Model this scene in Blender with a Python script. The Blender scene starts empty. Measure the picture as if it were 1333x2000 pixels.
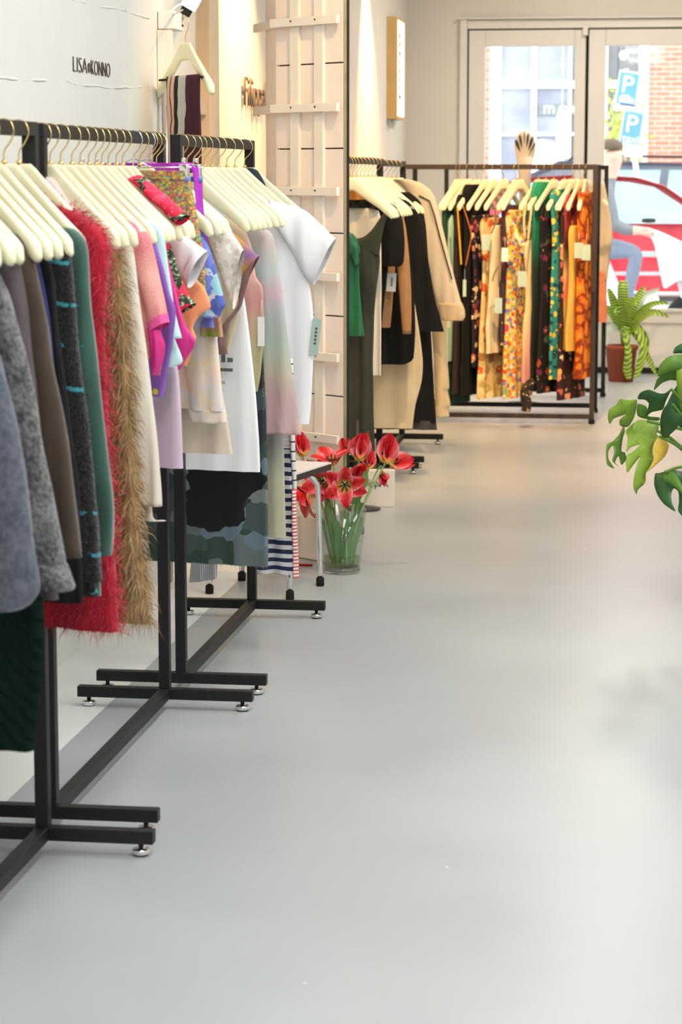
import bpy, bmesh, math, random
from mathutils import Vector, Matrix, noise
random.seed(7)
scene = bpy.context.scene
col = scene.collection

# ------------------------------------------------------------------ camera
F = 4500.0; CAMH = 1.483; VX, VY = 1300.0, 340.0          # pixels of the 1333x2000 frame
PITCH = math.atan((1000 - VY) / F)
YAW = math.atan((VX - 666.5) / (F / math.cos(PITCH)))
HF = Vector((-math.sin(YAW), math.cos(YAW), 0))
FW = (HF * math.cos(PITCH) + Vector((0, 0, -math.sin(PITCH)))).normalized()
RT = Vector((math.cos(YAW), math.sin(YAW), 0)); UP = RT.cross(FW)
CAM = Vector((0, 0, CAMH))
cd = bpy.data.cameras.new('camera'); cam = bpy.data.objects.new('camera', cd); col.objects.link(cam)
cam.matrix_world = Matrix.Translation(CAM) @ Matrix((RT, UP, -FW)).transposed().to_4x4()
cd.sensor_fit = 'VERTICAL'; cd.sensor_height = 36.0; cd.sensor_width = 24.0
cd.lens = F / 2000 * 36.0; cd.clip_start = 0.05; cd.clip_end = 300
cd.dof.use_dof = True; cd.dof.focus_distance = 7.4; cd.dof.aperture_fstop = 6.6
scene.camera = cam

def ray(x, y): return FW * F + RT * (x - 666.5) + UP * (1000 - y)
def PZ(x, y, z=0.0): r = ray(x, y); return CAM + r * ((z - CAMH) / r.z)
def PY(x, y, Y): r = ray(x, y); return CAM + r * (Y / r.y)
def PX(x, y, X): r = ray(x, y); return CAM + r * (X / r.x)

# ------------------------------------------------------------------ world, exposure, lights
w = bpy.data.worlds.new('overcast_sky'); scene.world = w; w.use_nodes = True
wn = w.node_tree.nodes; bg = wn['Background']
bg.inputs[0].default_value = (0.93, 0.97, 1.0, 1); bg.inputs[1].default_value = 4.0
scene.view_settings.view_transform = 'Standard'; scene.view_settings.look = 'None'
scene.view_settings.gamma = 1.0; scene.view_settings.use_curve_mapping = False
scene.view_settings.exposure = 0.13

def area(name, loc, rot, sx, sy, power, color, parent=None, spread=math.pi):
    l = bpy.data.lights.new(name, 'AREA'); l.shape = 'RECTANGLE'; l.size = sx; l.size_y = sy
    l.energy = power; l.color = color; l.spread = spread
    o = bpy.data.objects.new(name, l); col.objects.link(o); o.location = loc; o.rotation_euler = rot
    if parent: o.parent = parent
    return o
def spot(name, loc, target, power, color, angle, blend=0.6, radius=0.04, parent=None):
    l = bpy.data.lights.new(name, 'SPOT'); l.energy = power; l.color = color
    l.spot_size = math.radians(angle); l.spot_blend = blend; l.shadow_soft_size = radius
    o = bpy.data.objects.new(name, l); col.objects.link(o); o.location = loc
    d = Vector(target) - (Vector(loc) if not parent else Vector(loc) + parent.location)
    o.rotation_euler = d.to_track_quat('-Z', 'Y').to_euler()
    if parent: o.parent = parent
    return o
FILL_POWER = 25.0
FILL_COL = (1.0, 0.98, 0.95)
WARM = (1.0, 0.62, 0.26)

# ------------------------------------------------------------------ materials
class NT:
    def __init__(s, name):
        s.m = bpy.data.materials.new(name); s.m.use_nodes = True
        s.t = s.m.node_tree; s.n = s.t.nodes; s.l = s.t.links
        s.b = s.n['Principled BSDF']
    def node(s, typ, **kw):
        n = s.n.new(typ)
        for k, v in kw.items():
            if k.startswith('i_'):
                key = k[2:]; key = int(key) if key.isdigit() else key.replace('_', ' ')
                n.inputs[key].default_value = v
            else: setattr(n, k, v)
        return n
    def link(s, a, b): s.l.new(a, b)
    def coord(s, scale=(1, 1, 1), distort=0.0, dscale=8.0):
        tc = s.node('ShaderNodeTexCoord'); mp = s.node('ShaderNodeMapping'); mp.inputs['Scale'].default_value = scale
        s.link(tc.outputs['Object'], mp.inputs['Vector']); out = mp.outputs[0]
        if distort:
            nz = s.node('ShaderNodeTexNoise'); nz.inputs['Scale'].default_value = dscale
            s.link(tc.outputs['Object'], nz.inputs['Vector'])
            sub = s.node('ShaderNodeVectorMath', operation='SUBTRACT'); sub.inputs[1].default_value = (.5, .5, .5)
            s.link(nz.outputs['Color'], sub.inputs[0])
            sc = s.node('ShaderNodeVectorMath', operation='SCALE'); sc.inputs['Scale'].default_value = distort
            s.link(sub.outputs[0], sc.inputs[0])
            ad = s.node('ShaderNodeVectorMath', operation='ADD'); s.link(out, ad.inputs[0]); s.link(sc.outputs[0], ad.inputs[1]); out = ad.outputs[0]
        return out
    def ramp(s, fac, stops, interp='LINEAR'):
        r = s.node('ShaderNodeValToRGB'); cr = r.color_ramp; cr.interpolation = interp
        while len(cr.elements) > 1: cr.elements.remove(cr.elements[-1])
        for i, (p, c) in enumerate(stops):
            e = cr.elements[0] if i == 0 else cr.elements.new(p)
            e.position = p; e.color = (*c, 1) if len(c) == 3 else c
        s.link(fac, r.inputs[0]); return r.outputs[0]
    def mix(s, fac, a, b, mode='MIX'):
        m = s.node('ShaderNodeMix', data_type='RGBA', blend_type=mode)
        for sock, v in ((m.inputs[0], fac), (m.inputs[6], a), (m.inputs[7], b)):
            if isinstance(v, bpy.types.NodeSocket): s.link(v, sock)
            elif isinstance(v, (int, float)): sock.default_value = v
            else: sock.default_value = (*v, 1)
        return m.outputs[2]
    def math(s, op, a, b=None):
        m = s.node('ShaderNodeMath', operation=op)
        for i, v in enumerate((a, b)):
            if v is None: continue
            if isinstance(v, bpy.types.NodeSocket): s.link(v, m.inputs[i])
            else: m.inputs[i].default_value = v
        return m.outputs[0]
    def noise(s, vec, scale, detail=3.0):
        nz = s.node('ShaderNodeTexNoise'); nz.inputs['Scale'].default_value = scale; nz.inputs['Detail'].default_value = detail
        s.link(vec, nz.inputs['Vector']); return nz.outputs[0]
    def voro(s, vec, scale, feature='F1'):
        v = s.node('ShaderNodeTexVoronoi', feature=feature); v.inputs['Scale'].default_value = scale
        s.link(vec, v.inputs['Vector']); return v
    def bump(s, h, strength, dist=0.01):
        b = s.node('ShaderNodeBump'); b.inputs['Strength'].default_value = strength; b.inputs['Distance'].default_value = dist
        s.link(h, b.inputs['Height']); s.link(b.outputs[0], s.b.inputs['Normal'])
    def fin(s, colr=None, rough=.8, spec=.3, metal=0.0, sheen=0.0):
        if colr is not None:
            if isinstance(colr, bpy.types.NodeSocket): s.link(colr, s.b.inputs['Base Color'])
            else: s.b.inputs['Base Color'].default_value = (*colr, 1)
        s.b.inputs['Roughness'].default_value = rough; s.b.inputs['Specular IOR Level'].default_value = spec
        s.b.inputs['Metallic'].default_value = metal
        if sheen: s.b.inputs['Sheen Weight'].default_value = sheen
        return s.m

def srgb(r, g, b):
    f = lambda c: (c / 12.92 if c <= .04045 else ((c + .055) / 1.055) ** 2.4)
    return (f(r / 255), f(g / 255), f(b / 255))
def sh(c, k): return tuple(max(0, min(1, x * k)) for x in c)

MATS = {}
def plain(name, c, rough=.8, spec=.3, metal=0, var=.12, vs=14, bump=0.0, bs=150, sheen=0.0):
    if name in MATS: return MATS[name]
    t = NT(name); v = t.coord()
    n1 = t.noise(v, vs)
    cc = t.ramp(n1, [(.3, sh(c, 1 - var)), (.7, sh(c, 1 + var))])
    if bump: t.bump(t.noise(v, bs, 4), bump, .004)
    MATS[name] = t.fin(cc, rough, spec, metal, sheen); return MATS[name]
def wool(name, c1, c2, scale=220, bump=.5, rough=.95):
    t = NT(name); v = t.coord(); a = t.noise(v, scale, 4); b = t.noise(v, scale * .25, 3)
    f = t.math('MULTIPLY', t.math('ADD', a, b), .5)
    cc = t.ramp(f, [(.38, c1), (.62, c2)]); t.bump(a, bump, .006); return t.fin(cc, rough, .1, sheen=.3)
def floral(name, bgc, pal, scale=30, size=.42, distort=.012, leaf=None, lscale=60, rough=.8):
    t = NT(name); v = t.coord((1, .5, 1), distort, 40)
    vo = t.voro(v, scale)
    sep = t.node('ShaderNodeSeparateColor'); t.link(vo.outputs['Color'], sep.inputs[0])
    k = len(pal); cc = t.ramp(sep.outputs[0], [(i / k, c) for i, c in enumerate(pal)], 'CONSTANT')
    base = bgc
    if leaf:
        v2 = t.voro(v, lscale); msk = t.math('LESS_THAN', v2.outputs['Distance'], .33)
        base = t.mix(msk, bgc, leaf)
    m = t.math('LESS_THAN', vo.outputs['Distance'], size)
    r = t.mix(m, base, cc)
    cen = t.math('LESS_THAN', vo.outputs['Distance'], size * .3)
    r = t.mix(cen, r, t.mix(.5, cc, (.9, .75, .3)))
    return t.fin(r, rough, .25)
def stripes(name, c1, c2, period, duty=.5, axis=2, wob=.0, rough=.8):
    t = NT(name); v = t.coord((1, 1, 1), wob, 12); sx = t.node('ShaderNodeSeparateXYZ'); t.link(v, sx.inputs[0])
    f = t.math('FRACT', t.math('MULTIPLY', sx.outputs[axis], 1 / period))
    return t.fin(t.mix(t.math('LESS_THAN', f, duty), c2, c1), rough, .25)
def zramp(name, stops, z0, z1, wob=.08, ns=7, axis=2, interp='LINEAR', rough=.75, spec=.3):
    """colour bands along a garment's own length (a dyed cloth)"""
    t = NT(name); v = t.coord((1, 1, 1), wob, ns); sx = t.node('ShaderNodeSeparateXYZ'); t.link(v, sx.inputs[0])
    mr = t.node('ShaderNodeMapRange'); mr.inputs[1].default_value = z0; mr.inputs[2].default_value = z1
    t.link(sx.outputs[axis], mr.inputs[0])
    return t.fin(t.ramp(mr.outputs[0], stops, interp), rough, spec)
def marble(name, stops, scale=12, distort=.05, rough=.75):
    t = NT(name); v = t.coord((1, .6, .7), distort, 14)
    vo = t.voro(v, scale, 'DISTANCE_TO_EDGE'); return t.fin(t.ramp(vo.outputs['Distance'], stops), rough, .3)
def glassy(name, tint=(.95, .98, .97), gloss=.08, fres=True):
    t = NT(name); tr = t.node('ShaderNodeBsdfTransparent'); tr.inputs[0].default_value = (*tint, 1)
    gl = t.node('ShaderNodeBsdfGlossy'); gl.inputs['Roughness'].default_value = .03
    mx = t.node('ShaderNodeMixShader'); mx.inputs[0].default_value = gloss
    if fres:
        lw = t.node('ShaderNodeLayerWeight'); lw.inputs[0].default_value = .25
        t.link(t.math('ADD', t.math('MULTIPLY', lw.outputs['Facing'], .35), gloss * .3), mx.inputs[0])
    t.link(tr.outputs[0], mx.inputs[1]); t.link(gl.outputs[0], mx.inputs[2])
    t.link(mx.outputs[0], t.n['Material Output'].inputs[0]); return t.m
def glow(name, c, strength):
    t = NT(name); t.b.inputs['Base Color'].default_value = (*c, 1)
    t.b.inputs['Emission Color'].default_value = (*c, 1); t.b.inputs['Emission Strength'].default_value = strength; return t.m

M = {}
def floor_mat():
    t = NT('grey_floor_paint'); v = t.coord()
    a = t.noise(v, 1.3, 5); b = t.noise(v, 60, 3)
    cc = t.ramp(a, [(.3, srgb(166, 172, 175)), (.7, srgb(178, 184, 186))])
    vo = t.voro(v, 3.1); fl = t.math('LESS_THAN', vo.outputs['Distance'], .022)
    cc = t.mix(fl, cc, srgb(222, 222, 218))
    rr = t.node('ShaderNodeMapRange'); rr.inputs[3].default_value = .26; rr.inputs[4].default_value = .42
    t.link(a, rr.inputs[0]); t.link(rr.outputs[0], t.b.inputs['Roughness'])
    t.bump(b, .04, .002); m = t.fin(cc, .34, .45)
    return m
M['floor'] = floor_mat()
M['strip'] = plain('white_floor_paint', srgb(240, 241, 240), .45, .4, var=.02, vs=3)
M['wall'] = plain('white_plaster', srgb(226, 227, 222), .75, .2, var=.025, vs=2.5, bump=.12, bs=9)
M['cream'] = plain('cream_wall_paint', srgb(226, 219, 208), .7, .2, var=.02, vs=3)
M['facade'] = plain('warm_white_paint', srgb(222, 216, 207), .6, .25, var=.02, vs=3)
M['framew'] = plain('white_gloss_frame_paint', srgb(226, 222, 215), .4, .4, var=.02, vs=4)
M['ceil'] = plain('ceiling_white', srgb(232, 231, 228), .8, .1, var=.01, vs=2)
M['beige'] = plain('beige_lacquered_wood', srgb(224, 200, 168), .5, .3, var=.04, vs=3)
M['black'] = plain('black_powder_coat', (.012, .012, .013), .5, .3, var=.15, vs=60)
M['brownsteel'] = plain('dark_brown_steel', (.05, .032, .025), .4, .4, var=.15, vs=30)
M['chrome'] = plain('chrome', (.8, .8, .82), .12, .5, 1.0, var=.02)
M['brass'] = plain('brass_wire', srgb(226, 198, 132), .25, .5, 1.0, var=.05)
M['steelwire'] = plain('steel_wire', (.72, .72, .72), .2, .5, 1.0, var=.03)
M['hanger'] = plain('pale_yellow_lacquer', srgb(244, 240, 204), .42, .4, var=.03, vs=10)
M['rubber'] = plain('black_rubber', (.012, .012, .012), .7, .2)
M['pale'] = plain('pale_pink_board', srgb(248, 234, 224), .6, .25, var=.03, vs=6)
M['lath'] = plain('white_lath', srgb(240, 233, 222), .55, .3, var=.03, vs=8)
M['dark'] = plain('dark_gap', (.03, .028, .026), .9, .1)
M['olive'] = plain('olive_edge', srgb(150, 146, 118), .5, .3)
M['letter'] = plain('grey_brown_letter', srgb(96, 84, 74), .5, .3)
M['ink'] = plain('dark_ink', (.03, .03, .03), .7, .1)
M['white'] = plain('white_card', (.82, .82, .8), .6, .2, var=.02)
M['mint'] = plain('mint_card', srgb(178, 200, 190), .6, .2, var=.03)
M['pane'] = glassy('window_glass')

# ------------------------------------------------------------------ mesh helpers
class MB:
    def __init__(s): s.v = []; s.f = []
    def box(s, c, sz, rz=0.0, m=None):
        c = Vector(c); R = Matrix.Rotation(rz, 3, 'Z') if m is None else m
        i = len(s.v)
        for dz in (-.5, .5):
            for dx, dy in ((-.5, -.5), (.5, -.5), (.5, .5), (-.5, .5)):
                s.v.append(c + R @ Vector((dx * sz[0], dy * sz[1], dz * sz[2])))
        for q in ((3, 2, 1, 0), (4, 5, 6, 7), (0, 1, 5, 4), (1, 2, 6, 5), (2, 3, 7, 6), (3, 0, 4, 7)): s.f.append([i + k for k in q])
        return s
    def bbox(s, lo, hi): return s.box([(a + b) / 2 for a, b in zip(lo, hi)], [abs(b - a) for a, b in zip(lo, hi)])
    def tube(s, pts, r, seg=8, cap=True):
        pts = [Vector(p) for p in pts]; n = len(pts); rs = r if isinstance(r, (list, tuple)) else [r] * n
        i0 = len(s.v); up = None
        for k, p in enumerate(pts):
            d = (pts[min(k + 1, n - 1)] - pts[max(k - 1, 0)]).normalized()
            if up is None: up = Vector((0, 0, 1)) if abs(d.z) < .9 else Vector((1, 0, 0))
            a = d.cross(up).normalized(); b = a.cross(d).normalized(); up = b
            for j in range(seg):
                t = 2 * math.pi * j / seg; s.v.append(p + (a * math.cos(t) + b * math.sin(t)) * rs[k])
        for k in range(n - 1):
            for j in range(seg):
                q = i0 + k * seg; s.f.append([q + j, q + (j + 1) % seg, q + seg + (j + 1) % seg, q + seg + j])
        if cap:
            s.f.append([i0 + j for j in range(seg)][::-1]); s.f.append([i0 + (n - 1) * seg + j for j in range(seg)])
        return s
    def lathe(s, prof, seg=24, c=(0, 0, 0), cap=True):
        c = Vector(c); i0 = len(s.v)
        for r, z in prof:
            for j in range(seg):
                t = 2 * math.pi * j / seg; s.v.append(c + Vector((r * math.cos(t), r * math.sin(t), z)))
        for k in range(len(prof) - 1):
            for j in range(seg):
                q = i0 + k * seg; s.f.append([q + j, q + (j + 1) % seg, q + seg + (j + 1) % seg, q + seg + j])
        if cap:
            s.f.append([i0 + j for j in range(seg)][::-1]); s.f.append([i0 + (len(prof) - 1) * seg + j for j in range(seg)])
        return s
    def prism(s, poly, d, axis=1):
        """poly: 2D points; extruded along axis 1 (y): (x, 0..d, z)"""
        i = len(s.v); n = len(poly)
        for k in (0, 1):
            for a, b in poly: s.v.append(Vector((a, k * d, b)))
        s.f.append([i + k for k in range(n)]); s.f.append([i + n + k for k in range(n)][::-1])
        for k in range(n): s.f.append([i + k, i + n + k, i + n + (k + 1) % n, i + (k + 1) % n])
        return s
    def grid(s, rows):
        i = len(s.v); nr = len(rows); nc = len(rows[0])
        for r in rows: s.v.extend(Vector(p) for p in r)
        for a in range(nr - 1):
            for b in range(nc - 1): s.f.append([i + a * nc + b, i + a * nc + b + 1, i + (a + 1) * nc + b + 1, i + (a + 1) * nc + b])
        return s
    def mesh(s, name, mat, smooth=True, bevel=0):
        me = bpy.data.meshes.new(name); me.from_pydata([tuple(v) for v in s.v], [], s.f)
        if mat: me.materials.append(mat)
        if bevel:
            bm = bmesh.new(); bm.from_mesh(me); bmesh.ops.remove_doubles(bm, verts=bm.verts, dist=1e-6)
            bmesh.ops.bevel(bm, geom=[e for e in bm.edges], offset=bevel, segments=2, affect='EDGES', profile=.5)
            bm.to_mesh(me); bm.free()
        bm = bmesh.new(); bm.from_mesh(me); bmesh.ops.recalc_face_normals(bm, faces=bm.faces); bm.to_mesh(me); bm.free()
        if smooth:
            for p in me.polygons: p.use_smooth = True
        return me
    def build(s, name, mat, parent=None, smooth=True, bevel=0, auto=None):
        o = bpy.data.objects.new(name, s.mesh(name, mat, smooth, bevel)); col.objects.link(o)
        if parent: o.parent = parent
        if auto and smooth:
            try:
                o.data.set_sharp_from_angle(angle=math.radians(auto))
            except Exception: pass
        return o
def link_mesh(name, me, parent=None, loc=(0, 0, 0), rot=(0, 0, 0), mat=None):
    o = bpy.data.objects.new(name, me); col.objects.link(o); o.location = loc; o.rotation_euler = rot
    if parent: o.parent = parent
    return o
def thing(name, label, cat, loc=(0, 0, 0), rz=0.0, group=None):
    o = bpy.data.objects.new(name, None); col.objects.link(o); o.location = loc; o.rotation_euler = (0, 0, rz)
    o.empty_display_size = .05; return tag(o, label, cat, group)
def tag(o, label, cat, group=None, kind=None):
    o['label'] = label; o['category'] = cat
    if group: o['group'] = group
    if kind: o['kind'] = kind
    return o
def struct(o, label=None, cat=None):
    o['kind'] = 'structure'
    if label: o['label'] = label
    if cat: o['category'] = cat
    return o
def copy_tree(o, parent=None):
    c = o.copy(); col.objects.link(c); c.parent = parent
    for ch in list(o.children): copy_tree(ch, c)
    return c
def text_mesh(txt, size, extrude=.002, spacing=1.0, offset=0.0):
    cu = bpy.data.curves.new('lettering', 'FONT'); cu.body = txt; cu.size = size; cu.extrude = extrude; cu.space_character = spacing
    cu.resolution_u = 3; cu.offset = offset
    o = bpy.data.objects.new('lettering', cu); col.objects.link(o)
    me = bpy.data.meshes.new_from_object(o.evaluated_get(bpy.context.evaluated_depsgraph_get()))
    bpy.data.objects.remove(o); bpy.data.curves.remove(cu); return me
def lettering(txt, size, mat, parent, origin, xdir, ydir, extrude=.002, width=None, height=None, name='lettering', spacing=1.0, offset=0.0):
    """flat letters; origin = lower left corner, xdir/ydir unit vectors"""
    me = text_mesh(txt, size, extrude, spacing, offset)
    xs = [v.co.x for v in me.vertices]; ys = [v.co.y for v in me.vertices]
    sx = width / (max(xs) - min(xs)) if width else 1; sy = height / (max(ys) - min(ys)) if height else sx
    xd = Vector(xdir); yd = Vector(ydir); zd = xd.cross(yd); o0 = Vector(origin); mx = min(xs); my = min(ys)
    for v in me.vertices:
        c = v.co.copy(); v.co = o0 + xd * ((c.x - mx) * sx) + yd * ((c.y - my) * sy) + zd * (c.z + extrude)
    me.materials.clear(); me.materials.append(mat)
    return link_mesh(name, me, parent)
def zat(py, Y, px=900): return PY(px, py, Y).z
def xat(px, Y, py=500): return PY(px, py, Y).x

# ------------------------------------------------------------------ room shell
WL, WL2, WR, YB, YF, ZC = -1.80, -1.93, 3.4, -3.5, 17.45, 3.35
struct(MB().bbox((-2.2, YB, -.1), (WR, YF + .1, 0)).build('floor', M['floor'], smooth=False), 'grey painted concrete shop floor', 'floor')
struct(MB().bbox((WL, YB, 0), (-1.53, 9.0, .0015)).build('trim_1', M['strip'], smooth=False), 'white painted floor strip along the left wall', 'floor strip')
wl = struct(MB().bbox((WL - .3, YB, 0), (WL, 8.86, ZC)).build('wall_left', M['wall'], smooth=False), 'white plastered wall behind the near racks', 'wall')
struct(MB().bbox((WL2 - .3, 9.55, 0), (WL2, YF, ZC)).build('wall_left_rear', M['cream'], smooth=False), 'cream wall washed by warm light', 'wall')
struct(MB().bbox((WR, YB, 0), (WR + .2, YF, ZC)).build('wall_right', M['wall'], smooth=False))
struct(MB().bbox((-2.2, YB - .2, 0), (WR, YB, ZC)).build('wall_back', M['wall'], smooth=False))
struct(MB().bbox((-2.2, YB, ZC), (WR, YF, ZC + .2)).build('ceiling', M['ceil'], smooth=False))

# uneven plaster seams of the left wall
def seam(pxs, r, name):
    pts = []
    for k in range(len(pxs) - 1):
        (x0, y0), (x1, y1) = pxs[k], pxs[k + 1]
        for q in range(6):
            t = q / 6; p = PX(x0 + (x1 - x0) * t, y0 + (y1 - y0) * t + random.uniform(-1.2, 1.2), WL); pts.append(p + Vector((random.uniform(-.0035, -.0015), 0, 0)))
    return MB().tube(pts, [r * random.uniform(.6, 1.3) for _ in pts], 6).build(name, M['wall'], wl)
seam([(-200, 138), (0, 152), (60, 157), (130, 158), (150, 165), (215, 171), (250, 171), (300, 171)], .0045, 'plaster_seam')
seam([(140, 0), (180, 10), (245, 20), (250, 25), (300, 37)], .0045, 'plaster_seam')
seam([(245, 20), (247, 0), (250, -30)], .004, 'plaster_seam')
p0 = PX(142, 139, WL); p1 = PX(214, 150, WL)
sgn = thing('wall_lettering', 'thin dark wall letters in two words with a dot between', 'sign', (WL, p0.y, p0.z))
zt = PX(142, 110, WL).z - p0.z; L = p1.y - p0.y
lettering('LISA', .08, M['letter'], sgn, (0.0005, 0, 0), (0, 1, 0), (0, 0, 1), .0015, L * .36, zt, offset=-.0022)
lettering('KONNO', .08, M['letter'], sgn, (0.0005, L * .47, 0), (0, 1, 0), (0, 0, 1), .0015, L * .53, zt, offset=-.0022)
d = MB(); d.prism([(math.cos(a * math.pi / 8) * .013, math.sin(a * math.pi / 8) * .015) for a in range(16)], .004)
for i, v in enumerate(d.v): d.v[i] = Vector((v.y, L * .415 + v.x, zt * .42 + v.z))
d.build('dot', M['letter'], sgn, smooth=False)

# beige panelled wood between the wall and the lit niche
cab = thing('wood_panelling', 'beige wooden door panelling with a rail behind the hanging scarf', 'panelling', (WL2, 8.86, 0))
MB().bbox((-.3, 0, 0), (.05, .42, ZC)).build('panel', M['beige'], cab, smooth=False)
MB().bbox((-.3, .424, 0), (.035, .50, ZC)).build('panel', M['beige'], cab, smooth=False)
MB().bbox((-.3, .50, 0), (.09, .69, ZC)).build('post', M['beige'], cab, smooth=False, bevel=.004)
zz = zat(207, 9.1, 420)
MB().bbox((.05, .02, zz - .03), (.075, .49, zz + .03)).build('rail', M['beige'], cab, smooth=False, bevel=.003)

# raised shop lettering on the lit wall
q0 = PX(471, 200, WL2); q1 = PX(517, 200, WL2); ztop = PX(471, 142, WL2).z
sg = thing('raised_lettering', 'raised brown shop letters on the brightly lit wall beside the screen', 'sign', (WL2, q0.y, q0.z - .02))
fl = q1.y - q0.y + .05; fh = (ztop - q0.z)
lettering('Filippa', .15, M['letter'], sg, (.012, 0, -.035), (0, 1, 0), (0, 0, 1), .004, fl * .8, fh * 1.28)
lettering('K', .15, M['letter'], sg, (.012, fl * .87, -.035 + fh * .28), (0, 1, 0), (0, 0, 1), .004, fl * .13, fh)

# ------------------------------------------------------------------ street facade of the shop
def fx(px): return xat(px, YF, 300)
def fz(py): return zat(py, YF, 1100)
fac = struct(MB().bbox((-2.2, YF, 0), (fx(897), YF + .25, ZC)).build('wall_front', M['facade'], smooth=False), 'warm white front wall beside the glazed doors', 'wall')
o = MB().bbox((fx(897), YF, fz(37)), (WR, YF + .25, ZC)).build('wall_front_lintel', M['facade'], smooth=False); struct(o)
xR = fx(1375)
struct(MB().bbox((xR + .12, YF, 0), (WR, YF + .25, fz(37))).build('wall_front_right', M['facade'], smooth=False))
tr = struct(MB().bbox((fx(898), YF - .04, 0), (fx(912), YF + .12, fz(37))).build('trim_2', M['framew'], smooth=False, bevel=.004), 'white outer door frame with a top rail', 'door frame')
MB().bbox((fx(912), YF - .02, fz(55)), (xR + .12, YF + .12, fz(38))).build('head_rail', M['framew'], tr, smooth=False, bevel=.004)
MB().bbox((fx(898) - .01, YF - .07, fz(37)), (xR + .14, YF + .02, fz(34))).build('top_moulding', M['framew'], tr, smooth=False)
MB().bbox((xR, YF - .03, 0), (xR + .12, YF + .12, fz(55))).build('jamb', M['framew'], tr, smooth=False, bevel=.004)
MB().bbox((fx(1136), YF - .055, fz(70)), (fx(1146), YF + .01, fz(50))).build('door_catch', M['framew'], tr, smooth=False, bevel=.003)
def leaf(name, x0, x1, g0, g1, lab):
    r = bpy.data.objects.new(name, None); col.objects.link(r); r.location = (x0, YF, 0); struct(r, lab, 'door')
    zt, zg1, zg0 = fz(58), fz(90), fz(604)
    a = lambda lo, hi, n, m=M['framew'], b=.006: MB().bbox((lo[0] - x0, lo[1], lo[2]), (hi[0] - x0, hi[1], hi[2])).build(n, m, r, smooth=False, bevel=b)
    a((x0, -.01, .02), (g0, .045, zt), 'stile'); a((g1, -.01, .02), (x1, .045, zt), 'stile')
    a((g0, -.01, zg1), (g1, .045, zt), 'top_rail'); a((g0, -.01, .02), (g1, .045, .12), 'bottom_rail')
    a((g0, -.01, zg0 - .1), (g1, .045, zg0), 'lock_rail'); a((g0, .008, .12), (g1, .03, zg0 - .1), 'lower_panel', M['framew'], .004)
    a((g0, .012, zg0), (g1, .018, zg1), 'pane', M['pane'], 0)
    a((g0, -.03, zg0 - .012), (g1, -.01, zg0 + .012), 'sill_bead', M['framew'], .003)
    return r
leaf('door_1', fx(915), fx(1142), fx(947), fx(1121), 'left glazed white door leaf behind the clothes rack')
leaf('door_2', fx(1148), xR, fx(1181), fx(1342), 'right glazed white door leaf above the potted bromeliad')
for lo_, hi_ in (((fx(905), fz(62)), (fx(1385), fz(50))), ((fx(905), 0), (fx(918), fz(55))), ((fx(1139), 0), (fx(1151), fz(55)))):
    MB().bbox((lo_[0], YF + .05, lo_[1]), (hi_[0], YF + .1, hi_[1])).build('gap_shade_strip', M['dark'], tr, smooth=False)  # dark strips added behind the door gaps, put in as their shade
bb = struct(MB().bbox((fx(1148), YF - .03, 0), (WR, YF - .012, .045)).build('baseboard_front', M['dark'], smooth=False))
bb['label'] = 'black skirting strip under the right door'; bb['category'] = 'skirting'

# lit box sign on the left wall near the doors
xb = -1.852; yb0, yb1 = 16.15, 16.62; zb0, zb1 = zat(232, 16.15, 760), zat(32, 16.15, 760)
lb = thing('light_box', 'wooden light box sign glowing on the wall beside the doors', 'light box', (WL2, yb0, zb0))
m_wood = plain('light_oak', srgb(214, 178, 118), .5, .3, var=.06, vs=5)
MB().bbox((0, 0, 0), (.075, .02, zb1 - zb0)).build('side', m_wood, lb, smooth=False)
MB().bbox((0, yb1 - yb0 - .02, 0), (.075, yb1 - yb0, zb1 - zb0)).build('side', m_wood, lb, smooth=False)
MB().bbox((0, .02, 0), (.075, yb1 - yb0 - .02, .02)).build('bottom', m_wood, lb, smooth=False)
MB().bbox((0, .02, zb1 - zb0 - .02), (.075, yb1 - yb0 - .02, zb1 - zb0)).build('top', m_wood, lb, smooth=False)
MB().bbox((.05, .02, .02), (.07, yb1 - yb0 - .02, zb1 - zb0 - .02)).build('lit_face', glow('lit_acrylic', (1, .93, .78), 2.6), lb, smooth=False)
for k in range(8):
    z = .14 + k * .06
    MB().bbox((.0695, .13, z), (.0715, .13 + random.uniform(.08, .14), z + .03)).build('printed_mark', M['letter'], lb, smooth=False)
MB().bbox((.02, .04, -.035), (.06, .12, -.001)).build('transformer', M['mint'], lb, smooth=False, bevel=.004)

# ------------------------------------------------------------------ unseen fill panels added for soft light, and warm ceiling spots
m_fill = glow('fill_diffuser', (1, .99, .96), 4.0); m_lamp = plain('lamp_white_metal', (.8, .8, .8), .4, .4)
def add_fill_panel(x, y, label, power=FILL_POWER, sx=.5, sy=1.5, z=ZC - .12, colr=FILL_COL):
    t = thing('fill_panel', label, 'fill light', (x, y, z), 0, 'unseen fill panels')
    MB().bbox((-sx / 2 - .02, -sy / 2 - .02, 0), (sx / 2 + .02, sy / 2 + .02, .06)).build('housing', m_lamp, t, smooth=False)
    MB().bbox((-sx / 2, -sy / 2, -.004), (sx / 2, sy / 2, 0)).build('diffuser', m_fill, t, smooth=False)
    MB().tube([(0, -sy / 3, .06), (0, -sy / 3, ZC - z)], .006).build('rod', m_lamp, t); MB().tube([(0, sy / 3, .06), (0, sy / 3, ZC - z)], .006).build('rod', m_lamp, t)
    area('fill_light', (0, 0, -.01), (0, 0, 0), sx, sy, power, colr, t)
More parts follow.
